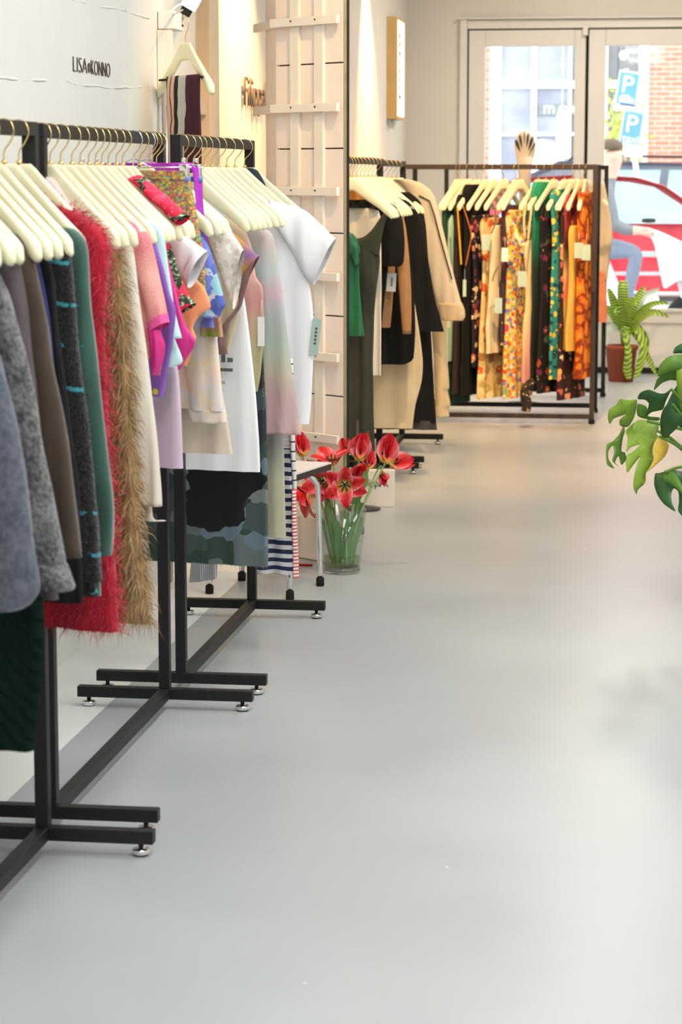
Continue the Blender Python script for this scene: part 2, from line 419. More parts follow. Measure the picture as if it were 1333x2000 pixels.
for y, pw, wh in ((-1.5, 1.0, 'farthest behind the camera'), (1.2, 1.0, 'just before the nearest rack'), (3.6, 1.0, 'over the dark wool coats'), (6.0, 1.0, 'over the pastel clothes'), (8.4, .42, 'over the slatted screen'), (11.0, .1, 'over the black coats')):
    add_fill_panel(-.35, y, 'unseen white fill panel added ' + wh, FILL_POWER * pw)
for y, pw, wh in ((-.5, 1.1, 'behind the camera'), (2.5, 1.1, 'over the foreground'), (5.5, 1.0, 'level with the third rack'), (8.5, .38, 'above the monstera'), (12.5, .12, 'toward the front doors')):
    add_fill_panel(1.9, y, 'unseen white fill panel added on the open right side, ' + wh, FILL_POWER * pw)
add_fill_panel(-.2, 15.4, 'unseen warm fill panel added closest to the doors', FILL_POWER * 1.9, colr=(1, .9, .78))  # warm panel added to brighten the front wall
def downlight(x, y, tx, ty, tz, power, ang, label, z=ZC - .1):
    t = thing('spot_lamp', label, 'spot lamp', (x, y, z), 0, 'warm spot lamps')
    d = (Vector((tx, ty, tz)) - Vector((x, y, z))).normalized()
    MB().tube([Vector((0, 0, 0)) - d * .05, d * .06], .035, 12).build('can', m_lamp, t)
    MB().tube([(0, 0, 0), (0, 0, .1)], .008).build('stem', m_lamp, t)
    spot('warm_beam', tuple(d * .065), (tx, ty, tz), power, WARM, ang, .7, .03, t)
downlight(-1.55, 10.35, -1.93, 10.45, 2.1, 430, 66, 'warm ceiling spot washing the wall with raised letters', 3.1)
downlight(-1.62, 14.9, -1.93, 15.15, 1.7, 420, 60, 'warm ceiling spot washing the wall behind the black coats', 3.1)
downlight(-.7, 9.6, -1.35, 11.2, 1.0, 260, 60, 'warm ceiling spot aimed at the black coats')
downlight(-.6, 11.6, -1.0, 13.8, 1.0, 480, 60, 'warm ceiling spot aimed at the patterned dresses')
downlight(.2, 10.4, -.6, 12.8, .0, 230, 75, 'warm ceiling spot aimed at the floor before the dresses')
downlight(-.6, 7.2, -1.35, 8.7, 1.3, 130, 60, 'warm ceiling spot aimed at the slatted screen')
#SECTION2
# ------------------------------------------------------------------ street outside
struct(MB().bbox((-30, YF + .25, -.12), (30, 60, -.02)).build('street_ground', plain('pale_paving', srgb(190, 190, 192), .8, .2, var=.06, vs=4), smooth=False), 'pale paved street outside the doors', 'street')
YH = 34.0
t = NT('far_red_brick'); v = t.coord(); br = t.node('ShaderNodeTexBrick')
br.inputs['Color1'].default_value = (*srgb(214, 140, 120), 1); br.inputs['Color2'].default_value = (*srgb(200, 122, 104), 1); br.inputs['Mortar'].default_value = (*srgb(218, 180, 166), 1)
br.inputs['Scale'].default_value = 1.0; br.inputs['Brick Width'].default_value = .22; br.inputs['Row Height'].default_value = .07; br.inputs['Mortar Size'].default_value = .008
sx = t.node('ShaderNodeSeparateXYZ'); cx = t.node('ShaderNodeCombineXYZ'); t.link(v, sx.inputs[0]); t.link(sx.outputs[0], cx.inputs[0]); t.link(sx.outputs[2], cx.inputs[1]); t.link(cx.outputs[0], br.inputs['Vector'])
t.bump(br.outputs['Fac'], .4, .01); m_brick = t.fin(br.outputs['Color'], .85, .15)
m_wpaint = plain('white_window_paint', (.86, .87, .86), .5, .3, var=.01)
m_shopglass = plain('painted_reflection_glass', srgb(150, 152, 170), .12, .5, var=.3, vs=1.6)  # pale mottled colour stands in for reflections in the panes
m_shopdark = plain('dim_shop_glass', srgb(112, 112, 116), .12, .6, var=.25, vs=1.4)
def hx(px, Y=YH): return xat(px, Y, 250)
def hz(py, Y=YH): return zat(py, Y, 1150)
bl = thing('brick_building', 'red brick building across the street with white shop windows', 'building', (hx(1100), YH, 0))
ox = hx(1100)
L0, L1 = hx(957), hx(1266); zb, zt = .55, 4.6
wallb = lambda lo, hi: MB().bbox((lo[0] - ox, lo[1], lo[2]), (hi[0] - ox, hi[1], hi[2])).build('wall', m_brick, bl, smooth=False)
wallb((-14, 0, -.05), (L0, .4, 9)); wallb((L1, 0, -.05), (14, .4, 9)); wallb((L0, 0, zt), (L1, .4, 9)); wallb((L0, 0, -.05), (L1, .4, zb))
fr = lambda x0, x1, z0, z1, n='frame_bar', y0=-.04, m=m_wpaint: MB().bbox((x0 - ox, y0, z0), (x1 - ox, y0 + .1, z1)).build(n, m, bl, smooth=False)
fr(L0, hx(979), zb, zt, 'jamb'); fr(hx(1247), L1, zb, zt, 'jamb'); fr(L0, L1, zb, zb + .15, 'sill')
for a, b in ((1038, 1048), (1110, 1116), (1176, 1186)): fr(hx(a), hx(b), zb, zt, 'mullion')
for a, b in ((172, 158), (265, 259)): fr(hx(980), hx(1246), hz(a), hz(b), 'glazing_bar', -.052)
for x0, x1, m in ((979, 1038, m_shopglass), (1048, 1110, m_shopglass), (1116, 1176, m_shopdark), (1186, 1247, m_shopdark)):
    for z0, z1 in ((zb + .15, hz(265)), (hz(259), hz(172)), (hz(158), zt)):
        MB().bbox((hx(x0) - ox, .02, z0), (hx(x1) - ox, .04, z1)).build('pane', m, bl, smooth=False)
bo = MB().bbox((hx(1052) - ox, -.02, hz(224)), (hx(1150) - ox, .01, hz(203))).build('name_board', plain('grey_sign_board', srgb(132, 140, 140), .6), bl, smooth=False)
for ch, a, b in (('m', 1063, 1083), ('o', 1091, 1109), ('o', 1118, 1136)):
    lettering(ch, .2, M['white'], bo, (hx(a) - ox, -.024, hz(222)), (1, 0, 0), (0, 0, 1), .004, hx(b) - hx(a), hz(206) - hz(222))
# things standing before / in the shop window
c = PY(1060, 330, 32.8)
tag(MB().lathe([(.34, -.55), (.34, -.1), (.32, .1), (.25, .28), (.14, .38), (.01, .41)], 20, (c.x, c.y, c.z)).build('round_white_planter', plain('white_gloss', (.9, .9, .9), .4, .4, var=.01)), 'big white dome shape standing before the shop window', 'dome')
bpy.data.objects['round_white_planter'].data.transform(Matrix.Translation((-c.x, -c.y, -c.z))); bpy.data.objects['round_white_planter'].location = c
MB_dome = bpy.data.objects['round_white_planter']
tag(MB().tube([(c.x, c.y, -.02), (c.x, c.y, c.z - .52)], .2, 16).build('round_white_plinth', plain('white_gloss', (.9,) * 3)), 'white pillar carrying the dome before the shop window', 'plinth')
c2 = PY(1098, 265, 33.0)
tag(MB().lathe([(.01, -.35), (.06, -.33), (.075, -.25), (.075, .28), (.05, .34), (.01, .36)], 16, c2).build('tall_paper_lantern', m_wpaint), 'tall white paper lantern hanging left of the parking signs', 'lantern')
MB().tube([c2 + Vector((0, 0, .34)), c2 + Vector((0, 0, 2.0))], .006).build('cord', M['white'], bpy.data.objects['tall_paper_lantern'])
m_bulb = glow('warm_bulb', (1, .86, .62), 5)
for px, py in ((1219, 108), (1207, 208)):
    c = PY(px, py, YH - .12) - bl.location
    b = MB().lathe([(.005, -.06), (.045, -.045), (.06, 0), (.045, .045), (.005, .06)], 14, c).build('globe_lamp', m_bulb, bl)
    MB().tube([c + Vector((0, 0, .055)), c + Vector((0, 0, 1.2))], .006, 6).build('lamp_cord', M['dark'], b)
c = PY(1210, 275, 32.5); pl = thing('street_bush', 'yellow green bush under the left edge of the parking signs', 'bush', (c.x, c.y, 0), 0)
mb = MB()
for k in range(420):
    p = Vector((random.gauss(0, .16), random.gauss(0, .16), c.z + random.gauss(-.2, .4))); dd = Vector((random.gauss(0, 1), random.gauss(0, 1), random.gauss(0, 1))).normalized() * .07; e = dd.cross(Vector((.3, .7, .5))).normalized() * .03
    i = len(mb.v); mb.v += [p - dd, p + e, p + dd, p - e]; mb.f.append([i, i + 1, i + 2, i + 3])
mb.build('foliage', plain('lime_leaf', srgb(196, 204, 110), .6, .3), pl, smooth=False); MB().tube([(0, 0, -.02), (0, 0, c.z)], .03).build('stem', M['brownsteel'], pl)

# parking signs on a leaning post
YS = 26.0
c = PY(1231, 215, YS); sp = thing('parking_sign_post', 'leaning post with two blue parking signs and a blank white plate', 'street sign', (c.x, c.y, -.02))
m_blue = plain('sign_blue', srgb(86, 146, 216), .4, .4, var=.02); m_pale = plain('sign_border', srgb(198, 226, 244), .4, .4, var=.01)
tilt = Matrix.Rotation(math.radians(-8), 4, 'Y')
def sgl(corn_c, wpx, hpx, m, name, depth=0.0):
    p = PY(corn_c[0], corn_c[1], YS); k = YS / 4548
    o = MB().bbox((-wpx * k / 2, -.01 - depth, -hpx * k / 2), (wpx * k / 2, .01 - depth, hpx * k / 2)).build(name, m, sp, smooth=False)
    o.location = p - sp.location; o.rotation_euler = (0, math.radians(8), 0); return o, wpx * k, hpx * k
for cc_, cap in (((1227, 173), None), ((1235, 250), 'taxi')):
    b_, ww, hh = sgl(cc_, 42, 66, m_pale, 'sign_board'); f_ = MB().bbox((-ww * .43, -.014, -hh * .45), (ww * .43, -.009, hh * .45)).build('blue_field', m_blue, b_, smooth=False)
    lettering('P', .2, M['white'], b_, (-ww * .24, -.015, -hh * .12), (1, 0, 0), (0, 0, 1), .002, ww * .48, hh * .48)
    if cap: lettering(cap, .08, M['white'], b_, (-ww * .36, -.015, -hh * .42), (1, 0, 0), (0, 0, 1), .002, ww * .72, hh * .2)
    else:
        mbx = MB(); mbx.prism([(-.3, -.4), (.34, -.4), (.34, -.3), (.2, -.26), (.1, -.2), (-.2, -.2), (-.3, -.28)], .004)
        for i, v_ in enumerate(mbx.v): mbx.v[i] = Vector((v_.x * ww, v_.y - .018, v_.z * hh))
        mbx.build('car_symbol', M['white'], b_, smooth=False)
sgl((1231, 211), 40, 12, m_wpaint, 'small_plate'); sgl((1237, 296), 38, 22, m_wpaint, 'blank_plate')
pa = PY(1223, 135, YS + .04) - sp.location; pb = PY(1243, 330, YS + .04) - sp.location
dv = (pb - pa) / (pb.z - pa.z); base = pa + dv * (0 - pa.z)
MB().tube([pa, base], .03, 10).build('post', m_wpaint, sp)
sp_shift = base.x

# cars
def car(name, label, x, y, prof, glass_poly, glass2, width, mbody, wheel_x, z_w=.3):
    r = thing(name, label, 'car', (x, y, -.02))
    mb = MB(); n = len(prof); layers = [(0.04, .97), (0, 1), (.12, 1), (width - .12, 1), (width, 1), (width - .04, .97)]
    ys = [(.10, .965), (.02, .99), (0.0, 1.0), (width, 1.0), (width - .02, .99), (width - .10, .965)]
    ys = [(.16, .96), (.05, .99), (.0, 1.0), (width, 1.0), (width - .05, .99), (width - .16, .96)]
    rings = []
    for yy, s in ys:
        ring = []
        for px_, pz_ in prof:
            inset = max(0, pz_ - .95) * .34                   # greenhouse leans in
            y_ = yy + (inset if yy < width / 2 else -inset)
            ring.append(Vector((px_ * s, y_, .75 + (pz_ - .75) * s)))
        rings.append(ring)
    i0 = 0
    for ring in rings: mb.v += ring
    for a in range(len(rings) - 1):
        for b in range(n): mb.f.append([a * n + b, a * n + (b + 1) % n, (a + 1) * n + (b + 1) % n, (a + 1) * n + b])
    mb.f.append(list(range(n))[::-1]); mb.f.append([(len(rings) - 1) * n + k for k in range(n)])
    body = mb.build('body', mbody, r, auto=35)
    m_g = plain('car_glass_' + name, srgb(140, 168, 172), .08, .6, var=.12, vs=2.5)
    for gp in glass_poly:
        g = MB(); g.prism(gp, .02)
        for i, v in enumerate(g.v):
            g.v[i] = Vector((v.x, v.y - .022 + max(0, v.z - .95) * .34 + (.02 if v.z < 1 else .028), v.z))
        g.build('side_window', m_g, r, smooth=False)
    for wx in wheel_x:
        for wy in (.02, width - .2):
            wo = MB(); wo.lathe([(.12, 0), (.29, 0), (.315, .03), (.315, .15), (.29, .18), (.12, .18)], 24)
            for i, v in enumerate(wo.v): wo.v[i] = Vector((wx + v.x, wy + v.z - .01, z_w + .02 + v.y))
            wh = wo.build('wheel', M['rubber'], r)
            hb = MB(); hb.lathe([(.01, -.012), (.19, -.012), (.19, .01)], 20)
            for i, v in enumerate(hb.v): hb.v[i] = Vector((wx + v.x, wy + (v.z if wy < .5 else .18 - v.z), z_w + .02 + v.y))
            hb.build('hub_cap', M['steelwire'], wh)
    return r
m_red = plain('red_car_paint', srgb(206, 50, 66), .22, .6, var=.03); m_gry = plain('grey_car_paint', srgb(120, 126, 142), .22, .6, var=.03)
prof = [(-1.9, .32), (1.85, .30), (1.93, .5), (1.88, .72), (1.5, .86), (.95, .97), (.35, 1.38), (.05, 1.47), (-.5, 1.5), (-1.2, 1.46), (-1.7, 1.1), (-1.92, .9), (-1.98, .55)]
gl = [[(.82, 1.0), (.24, 1.37), (-.02, 1.42), (-.34, 1.44), (-.46, 1.0)], [(-.56, 1.0), (-.46, 1.44), (-1.08, 1.41), (-1.36, 1.06)]]
cr = car('red_car', 'red car parked across the street', -.35, 24.0, prof, gl, None, 1.7, m_red, (-1.25, 1.22))
MB().bbox((-1.7, -.03, .66), (1.5, .0, .72)).build('rub_strip', plain('grey_trim', (.35, .35, .36), .5), cr, smooth=False, bevel=.006)
MB().bbox((-.95, -.022, .47), (.85, .0, .51)).build('sill_strip', MATS['grey_trim'], cr, smooth=False, bevel=.006)
MB().lathe([(.01, -.09), (.07, -.06), (.09, 0), (.07, .06), (.01, .09)], 12, (.86, -.1, 1.06)).build('wing_mirror', m_red, cr)
MB().bbox((-.38, -.02, .86), (-.18, .0, .9)).build('door_handle', m_red, cr, smooth=False, bevel=.005)
prof2 = [(-2.1, .35), (2.1, .33), (2.2, .6), (2.12, .86), (1.7, 1.0), (1.1, 1.1), (.55, 1.55), (.2, 1.63), (-1.6, 1.66), (-1.95, 1.5), (-2.15, 1.0), (-2.2, .6)]
gl2 = [[(.95, 1.13), (.48, 1.5), (.15, 1.54), (-.3, 1.55), (-.35, 1.13)], [(-.45, 1.13), (-.4, 1.55), (-1.4, 1.55), (-1.6, 1.13)]]
cg = car('grey_car', 'grey estate car with roof rails behind the red car', .35, 27.5, prof2, gl2, None, 1.75, m_gry, (-1.4, 1.4), .32)
MB().tube([(-1.5, .35, 1.66), (-1.4, .35, 1.72), (.2, .35, 1.7), (.35, .35, 1.62)], .016).build('roof_rail', M['dark'], cg)

# scooter and its rider
YP = 20.6
X = lambda px: xat(px, YP, 450)
Z = lambda py: zat(py, YP, 1240)
sc = thing('white_scooter', 'white motor scooter ridden past the right door', 'scooter', (X(1275), YP, -.02))
ox = X(1275); m_sw = plain('white_scooter_plastic', (.88, .88, .9), .3, .5, var=.01)
mb = MB(); mb.prism([(X(1262) - ox, Z(440)), (X(1290) - ox, Z(448)), (X(1338) - ox, Z(470)), (X(1385) - ox, Z(520)), (X(1378) - ox, Z(548)), (X(1330) - ox, Z(540)), (X(1300) - ox, Z(560)), (X(1290) - ox, Z(520)), (X(1279) - ox, Z(470))], .26)
for v in mb.v: v.y -= .13
mb.build('front_fairing', m_sw, sc, bevel=.03)
mb = MB(); mb.prism([(X(1080) - ox, Z(505)), (X(1190) - ox, Z(500)), (X(1215) - ox, Z(560)), (X(1290) - ox, Z(572)), (X(1292) - ox, Z(592)), (X(1190) - ox, Z(596)), (X(1090) - ox, Z(560))], .28)
for v in mb.v: v.y -= .14
mb.build('rear_body', m_sw, sc, bevel=.03)
MB().bbox((X(1085) - ox, -.12, Z(505)), (X(1195) - ox, .12, Z(488))).build('seat', M['rubber'], sc, bevel=.02)
for px in (1120, 1352):
    wv = MB().lathe([(.1, -.05), (.19, -.055), (.225, 0), (.19, .055), (.1, .05)], 22)
    for i, v in enumerate(wv.v): wv.v[i] = Vector((X(px) - ox + v.x, v.z, .225 + v.y))
    wv.build('wheel', M['rubber'], sc)
MB().tube([(X(1352) - ox, 0, .22), (X(1330) - ox, 0, Z(540))], .03).build('fork', M['steelwire'], sc)
MB().tube([(X(1275) - ox, -.3, Z(452)), (X(1272) - ox, -.1, Z(446)), (X(1272) - ox, .1, Z(446)), (X(1275) - ox, .3, Z(452))], .016).build('handlebar', M['dark'], sc)
MB().lathe([(.01, -.02), (.06, -.015), (.06, .015), (.01, .02)], 14, (X(1268) - ox, -.28, Z(425))).build('rear_mirror', M['dark'], sc)

def person():
    r = thing('person', 'person in a grey jacket and blue jeans riding the white scooter', 'person', (X(1165), YP, -.02))
    bx = X(1165); P = []; E = []
    def v(px, py, y, rr): P.append((Vector((X(px) - bx, y, Z(py) + .02)), rr)); return len(P) - 1
    pel = v(1160, 478, 0, .16)
    sp1 = v(1166, 430, 0, .15); sp2 = v(1176, 385, 0, .165); nk = v(1188, 352, 0, .065); hd0 = v(1193, 333, 0, .07); hd1 = v(1197, 308, 0, .098); hd2 = v(1195, 290, 0, .085)
    E += [(pel, sp1), (sp1, sp2), (sp2, nk), (nk, hd0), (hd0, hd1), (hd1, hd2)]
    for s in (-1, 1):
        sh_ = v(1182, 374, .17 * s, .075); el = v(1200, 440, .25 * s, .055); fo = v(1228, 450, .26 * s, .045); wr = v(1252, 450, .27 * s, .03); pm = v(1266, 450, .28 * s, .036)
        E += [(sp2, sh_), (sh_, el), (el, fo), (fo, wr), (wr, pm)]
        for k in range(4):
            a = v(1274, 448 + k * 3, (.28 + .014 * (k - 1.5)) * s, .010); b = v(1276, 456 + k * 2, (.28 + .014 * (k - 1.5)) * s, .009); E += [(pm, a), (a, b)]
        a = v(1266, 458, (.28 - .03) * s, .011); b = v(1273, 462, (.28 - .035) * s, .010); E += [(pm, a), (a, b)]
        hp = v(1172, 484, .1 * s, .11); kn = v(1246, 492, .17 * s, .075); sn = v(1238, 535, .16 * s, .06); an = v(1232, 576, .15 * s, .045); ft = v(1252, 583, .15 * s, .04)
        E += [(pel, hp), (hp, kn), (kn, sn), (sn, an), (an, ft)]
    me = bpy.data.meshes.new('body'); me.from_pydata([tuple(p) for p, _ in P], E, [])
    o = bpy.data.objects.new('body', me); col.objects.link(o); o.parent = r
    m = o.modifiers.new('skin', 'SKIN'); m.use_smooth_shade = True
    for i, (p, rr) in enumerate(P):
        sv = me.skin_vertices[0].data[i]; sv.radius = (rr, rr); sv.use_root = (i == 0)
    s = o.modifiers.new('sub', 'SUBSURF'); s.levels = 2; s.render_levels = 2
    t = NT('rider_clothes_and_skin'); v_ = t.coord(); sx = t.node('ShaderNodeSeparateXYZ'); t.link(v_, sx.inputs[0])
    mr = t.node('ShaderNodeMapRange'); mr.inputs[1].default_value = 0; mr.inputs[2].default_value = 2; t.link(sx.outputs[2], mr.inputs[0])
    base = t.ramp(mr.outputs[0], [(0, srgb(70, 66, 70)), (.19, srgb(112, 122, 142)), ((Z(468) + .02) / 2, srgb(108, 110, 116)), ((Z(348) + .02) / 2, srgb(214, 168, 150))], 'CONSTANT')
    hand = t.math('MULTIPLY', t.math('GREATER_THAN', sx.outputs[0], X(1238) - bx), t.math('GREATER_THAN', sx.outputs[2], Z(468)))
    t.link(t.mix(hand, base, srgb(214, 168, 150)), t.b.inputs['Base Color']); t.b.inputs['Roughness'].default_value = .7
    me.materials.append(t.m)
    h = MB(); c = Vector((X(1194) - bx, 0, Z(300) + .02))
    h.lathe([(.096, .035), (.108, .06), (.098, .095), (.06, .122), (.01, .132)], 18, c - Vector((.012, 0, 0))); h.build('hair', plain('brown_hair', srgb(96, 80, 66), .8), r)
    f = Vector((X(1197) - bx + .092, 0, Z(308) + .02))
    MB().lathe([(.004, -.02), (.014, -.012), (.01, .02), (.003, .03)], 8, f + Vector((.004, 0, -.01))).build('nose', plain('skin', srgb(214, 168, 150), .6), r)
    for s_ in (-1, 1):
        MB().lathe([(.002, -.008), (.008, 0), (.002, .008)], 8, f + Vector((-.012, .035 * s_, .02))).build('eye', M['ink'], r)
        MB().lathe([(.004, -.03), (.014, 0), (.004, .03)], 8, f + Vector((-.095, .095 * s_, 0))).build('ear', MATS['skin'], r)
    MB().box(f + Vector((-.008, 0, -.05)), (.01, .045, .008)).build('mouth', plain('lips', srgb(170, 90, 86), .6), r)
person()
#SECTION3
# ------------------------------------------------------------------ clothes racks
def foot_mesh():
    mb = MB(); mb.lathe([(.006, .027), (.006, .016), (.018, .0155), (.0195, .013), (.0195, .005), (.017, .003)], 16); return mb.mesh('levelling_foot', M['chrome'])
FOOT = foot_mesh()
PADM = MB().lathe([(.016, 0), (.017, .003), (.012, .004)], 14).mesh('foot_pad', M['rubber'])
def rack(label, X, Y0, Y1, H, mat=None, half=.25):
    mat = mat or M['black']; b = .03
    t = thing('clothes_rack', label, 'clothes rack', (X, Y0, 0), 0, 'black clothes racks along the wall')
    Lr = Y1 - Y0; bar = lambda lo, hi, n: MB().bbox(lo, hi).build(n, mat, t, smooth=False, bevel=.0015)
    bar((-b / 2, -b / 2, H - b), (b / 2, Lr + b / 2, H), 'top_rail')
    for y in (0, Lr):
        bar((-b / 2, y - b / 2, .028 + b), (b / 2, y + b / 2, H - b), 'post')
        bar((-half, y - b / 2, .028), (half, y + b / 2, .028 + b), 'foot_bar')
        for sx in (-1, 1):
            f = link_mesh('levelling_foot', FOOT, t, (sx * (half - .03), y, 0)); link_mesh('foot_pad', PADM, f)
    bar((-b / 2, b / 2, .0285), (b / 2, Lr - b / 2, .0285 + b), 'base_rail')
    return t
HR = 1.592
rack('black steel clothes rack nearest the camera holding dark wool coats', -1.333, 3.55, 4.80, HR)
rack('black steel clothes rack holding the tan fur and pastel clothes', -1.36, 4.97, 6.19, HR)
rack('black steel clothes rack holding the tie-dye and white tee', -1.357, 6.40, 7.56, HR)
rack('black steel clothes rack half hidden by the slatted screen', -1.39, 9.22, 11.37, 1.558, None, .2)
rack('black steel clothes rack holding the beige jacket and black coats', -1.42, 11.62, 12.65, 1.552, None, .23)
def wide_rack(label, x0, x1, ys, H, fr_mat):
    t = thing('wide_clothes_rack', label, 'clothes rack', (x0, ys[0], 0)); b = .028; Lx = x1 - x0
    for k, y in enumerate(ys):
        yy = y - ys[0]; bar = lambda lo, hi, n: MB().bbox(lo, hi).build(n, fr_mat[k], t, smooth=False, bevel=.0015)
        bar((-b / 2, yy - b / 2, H - b), (Lx + b / 2, yy + b / 2, H), 'top_rail')
        bar((b / 2, yy - b / 2, .03), (Lx - b / 2, yy + b / 2, .03 + b), 'base_rail')
        for x in (0, Lx):
            bar((x - b / 2, yy - b / 2, .03), (x + b / 2, yy + b / 2, H - b), 'post')
            c = MB().tube([(x, yy, .05), (x, yy + .02, .035), (x, yy + .06, .045), (x, yy + .12, .06)], .014, 8).build('chrome_bracket', M['chrome'], t)
            MB().lathe([(.017, 0), (.019, .004), (.019, .026), (.012, .03)], 14, (x, yy, 0)).build('foot', M['rubber'], t)
    return t
R6X0, R6X1 = xat(788, 13.83, 322), -.408
wide_rack('brown and black double clothes rack of patterned dresses before the doors', R6X0, R6X1, (13.83, 14.5), 1.54, (M['brownsteel'], M['black']))
wide_rack('black clothes rack farthest back holding the beige blouse', R6X0 + .1, -.386, (15.55,), 1.54, (M['black'],))

# ------------------------------------------------------------------ hangers
def hanger_mesh(half=.215):
    mb = MB(); rows = []; n = 40
    for k in range(n + 1):
        s = -half + 2 * half * k / n; a = abs(s); u = max(0, (a - .035) / (half - .035))
        top = -.152 * (u ** .93); h = .06 - .022 * min(1, u * 1.6) + .004 * u
        th = .012 + .017 * u ** 1.6
        e = 1.0
        if half - a < .018: e = math.sqrt(max(0.02, 1 - ((.018 - (half - a)) / .018) ** 2))
        yb = -.004 * u * u
        if a < .035: top -= 0.0
        cz = top - h / 2; ring = []
        for j in range(12):
            th_ = 2 * math.pi * j / 12; cx = math.copysign(abs(math.cos(th_)) ** .6, math.cos(th_)); sz = math.copysign(abs(math.sin(th_)) ** .6, math.sin(th_))
            ring.append(Vector((s, yb + cx * th / 2 * e, cz + sz * h / 2 * e)))
        rows.append(ring)
    i = 0
    for r in rows: mb.v += r
    for a in range(n):
        for j in range(12): mb.f.append([a * 12 + j, a * 12 + (j + 1) % 12, (a + 1) * 12 + (j + 1) % 12, (a + 1) * 12 + j])
    mb.f.append(list(range(12))); mb.f.append([n * 12 + j for j in range(12)])
    return mb.mesh('arms', M['hanger'])
HM = hanger_mesh()
def smooth_path(pts, sub=5):
    out = []; n = len(pts); P = [Vector(p) for p in pts]
    for k in range(n - 1):
        p0, p1, p2, p3 = P[max(k - 1, 0)], P[k], P[k + 1], P[min(k + 2, n - 1)]
        for q in range(sub):
            t = q / sub; out.append(.5 * ((2 * p1) + (p2 - p0) * t + (2 * p0 - 5 * p1 + 4 * p2 - p3) * t * t + (3 * p1 - p0 - 3 * p2 + p3) * t ** 3))
    out.append(P[-1]); return out
HOOKP = [(x, y, z * .81) for x, y, z in [(0, 0, -.006), (0, 0, .03), (.016, 0, .052), (.027, 0, .078), (.02, 0, .1025), (0, 0, .1115), (-.02, 0, .1035), (-.027, 0, .085)]]
HKM = MB().tube(smooth_path(HOOKP, 3), .0017, 6).mesh('hook', M['brass'])
HKS = MB().tube(smooth_path(HOOKP, 3), .0018, 6).mesh('hook', M['steelwire'])
FER = MB().lathe([(.006, -.002), (.007, .004), (.004, .008)], 10).mesh('ferrule', M['brass'])
HANG_Z = .088
def hanger(loc, a, label, group='cream hangers on the racks'):
    t = thing('clothes_hanger', label, 'hanger', loc, -a + random.uniform(-.02, .02), group)
    link_mesh('arms', HM, t); link_mesh('hook', HKM, t); link_mesh('ferrule', FER, t); return t
CLIPM = MB().bbox((-.012, -.008, -.045), (.012, .008, .0)).tube([(0, -.004, .004), (0, -.004, .016)], .006, 8).mesh('clip', M['chrome'], bevel=.002)
PADC = MB().bbox((-.013, -.0095, -.045), (.013, .0095, -.032)).mesh('clip_pad', plain('blue_clip_pad', srgb(110, 130, 200), .5))
def clip_hanger(loc, a, label, half=.15):
    t = thing('clip_hanger', label, 'hanger', loc, -a, 'steel clip hangers')
    link_mesh('hook', HKS, t); MB().tube([(-half - .02, 0, -.004), (half + .02, 0, -.004)], .0022, 6).build('bar', M['steelwire'], t)
    MB().tube([(-.05, 0, -.004), (0, 0, .02), (.05, 0, -.004)], .002, 6).build('brace', M['steelwire'], t)
    for s in (-1, 1):
        c = link_mesh('clip', CLIPM, t, (s * half, 0, .004)); link_mesh('clip_pad', PADC, c)
    return t

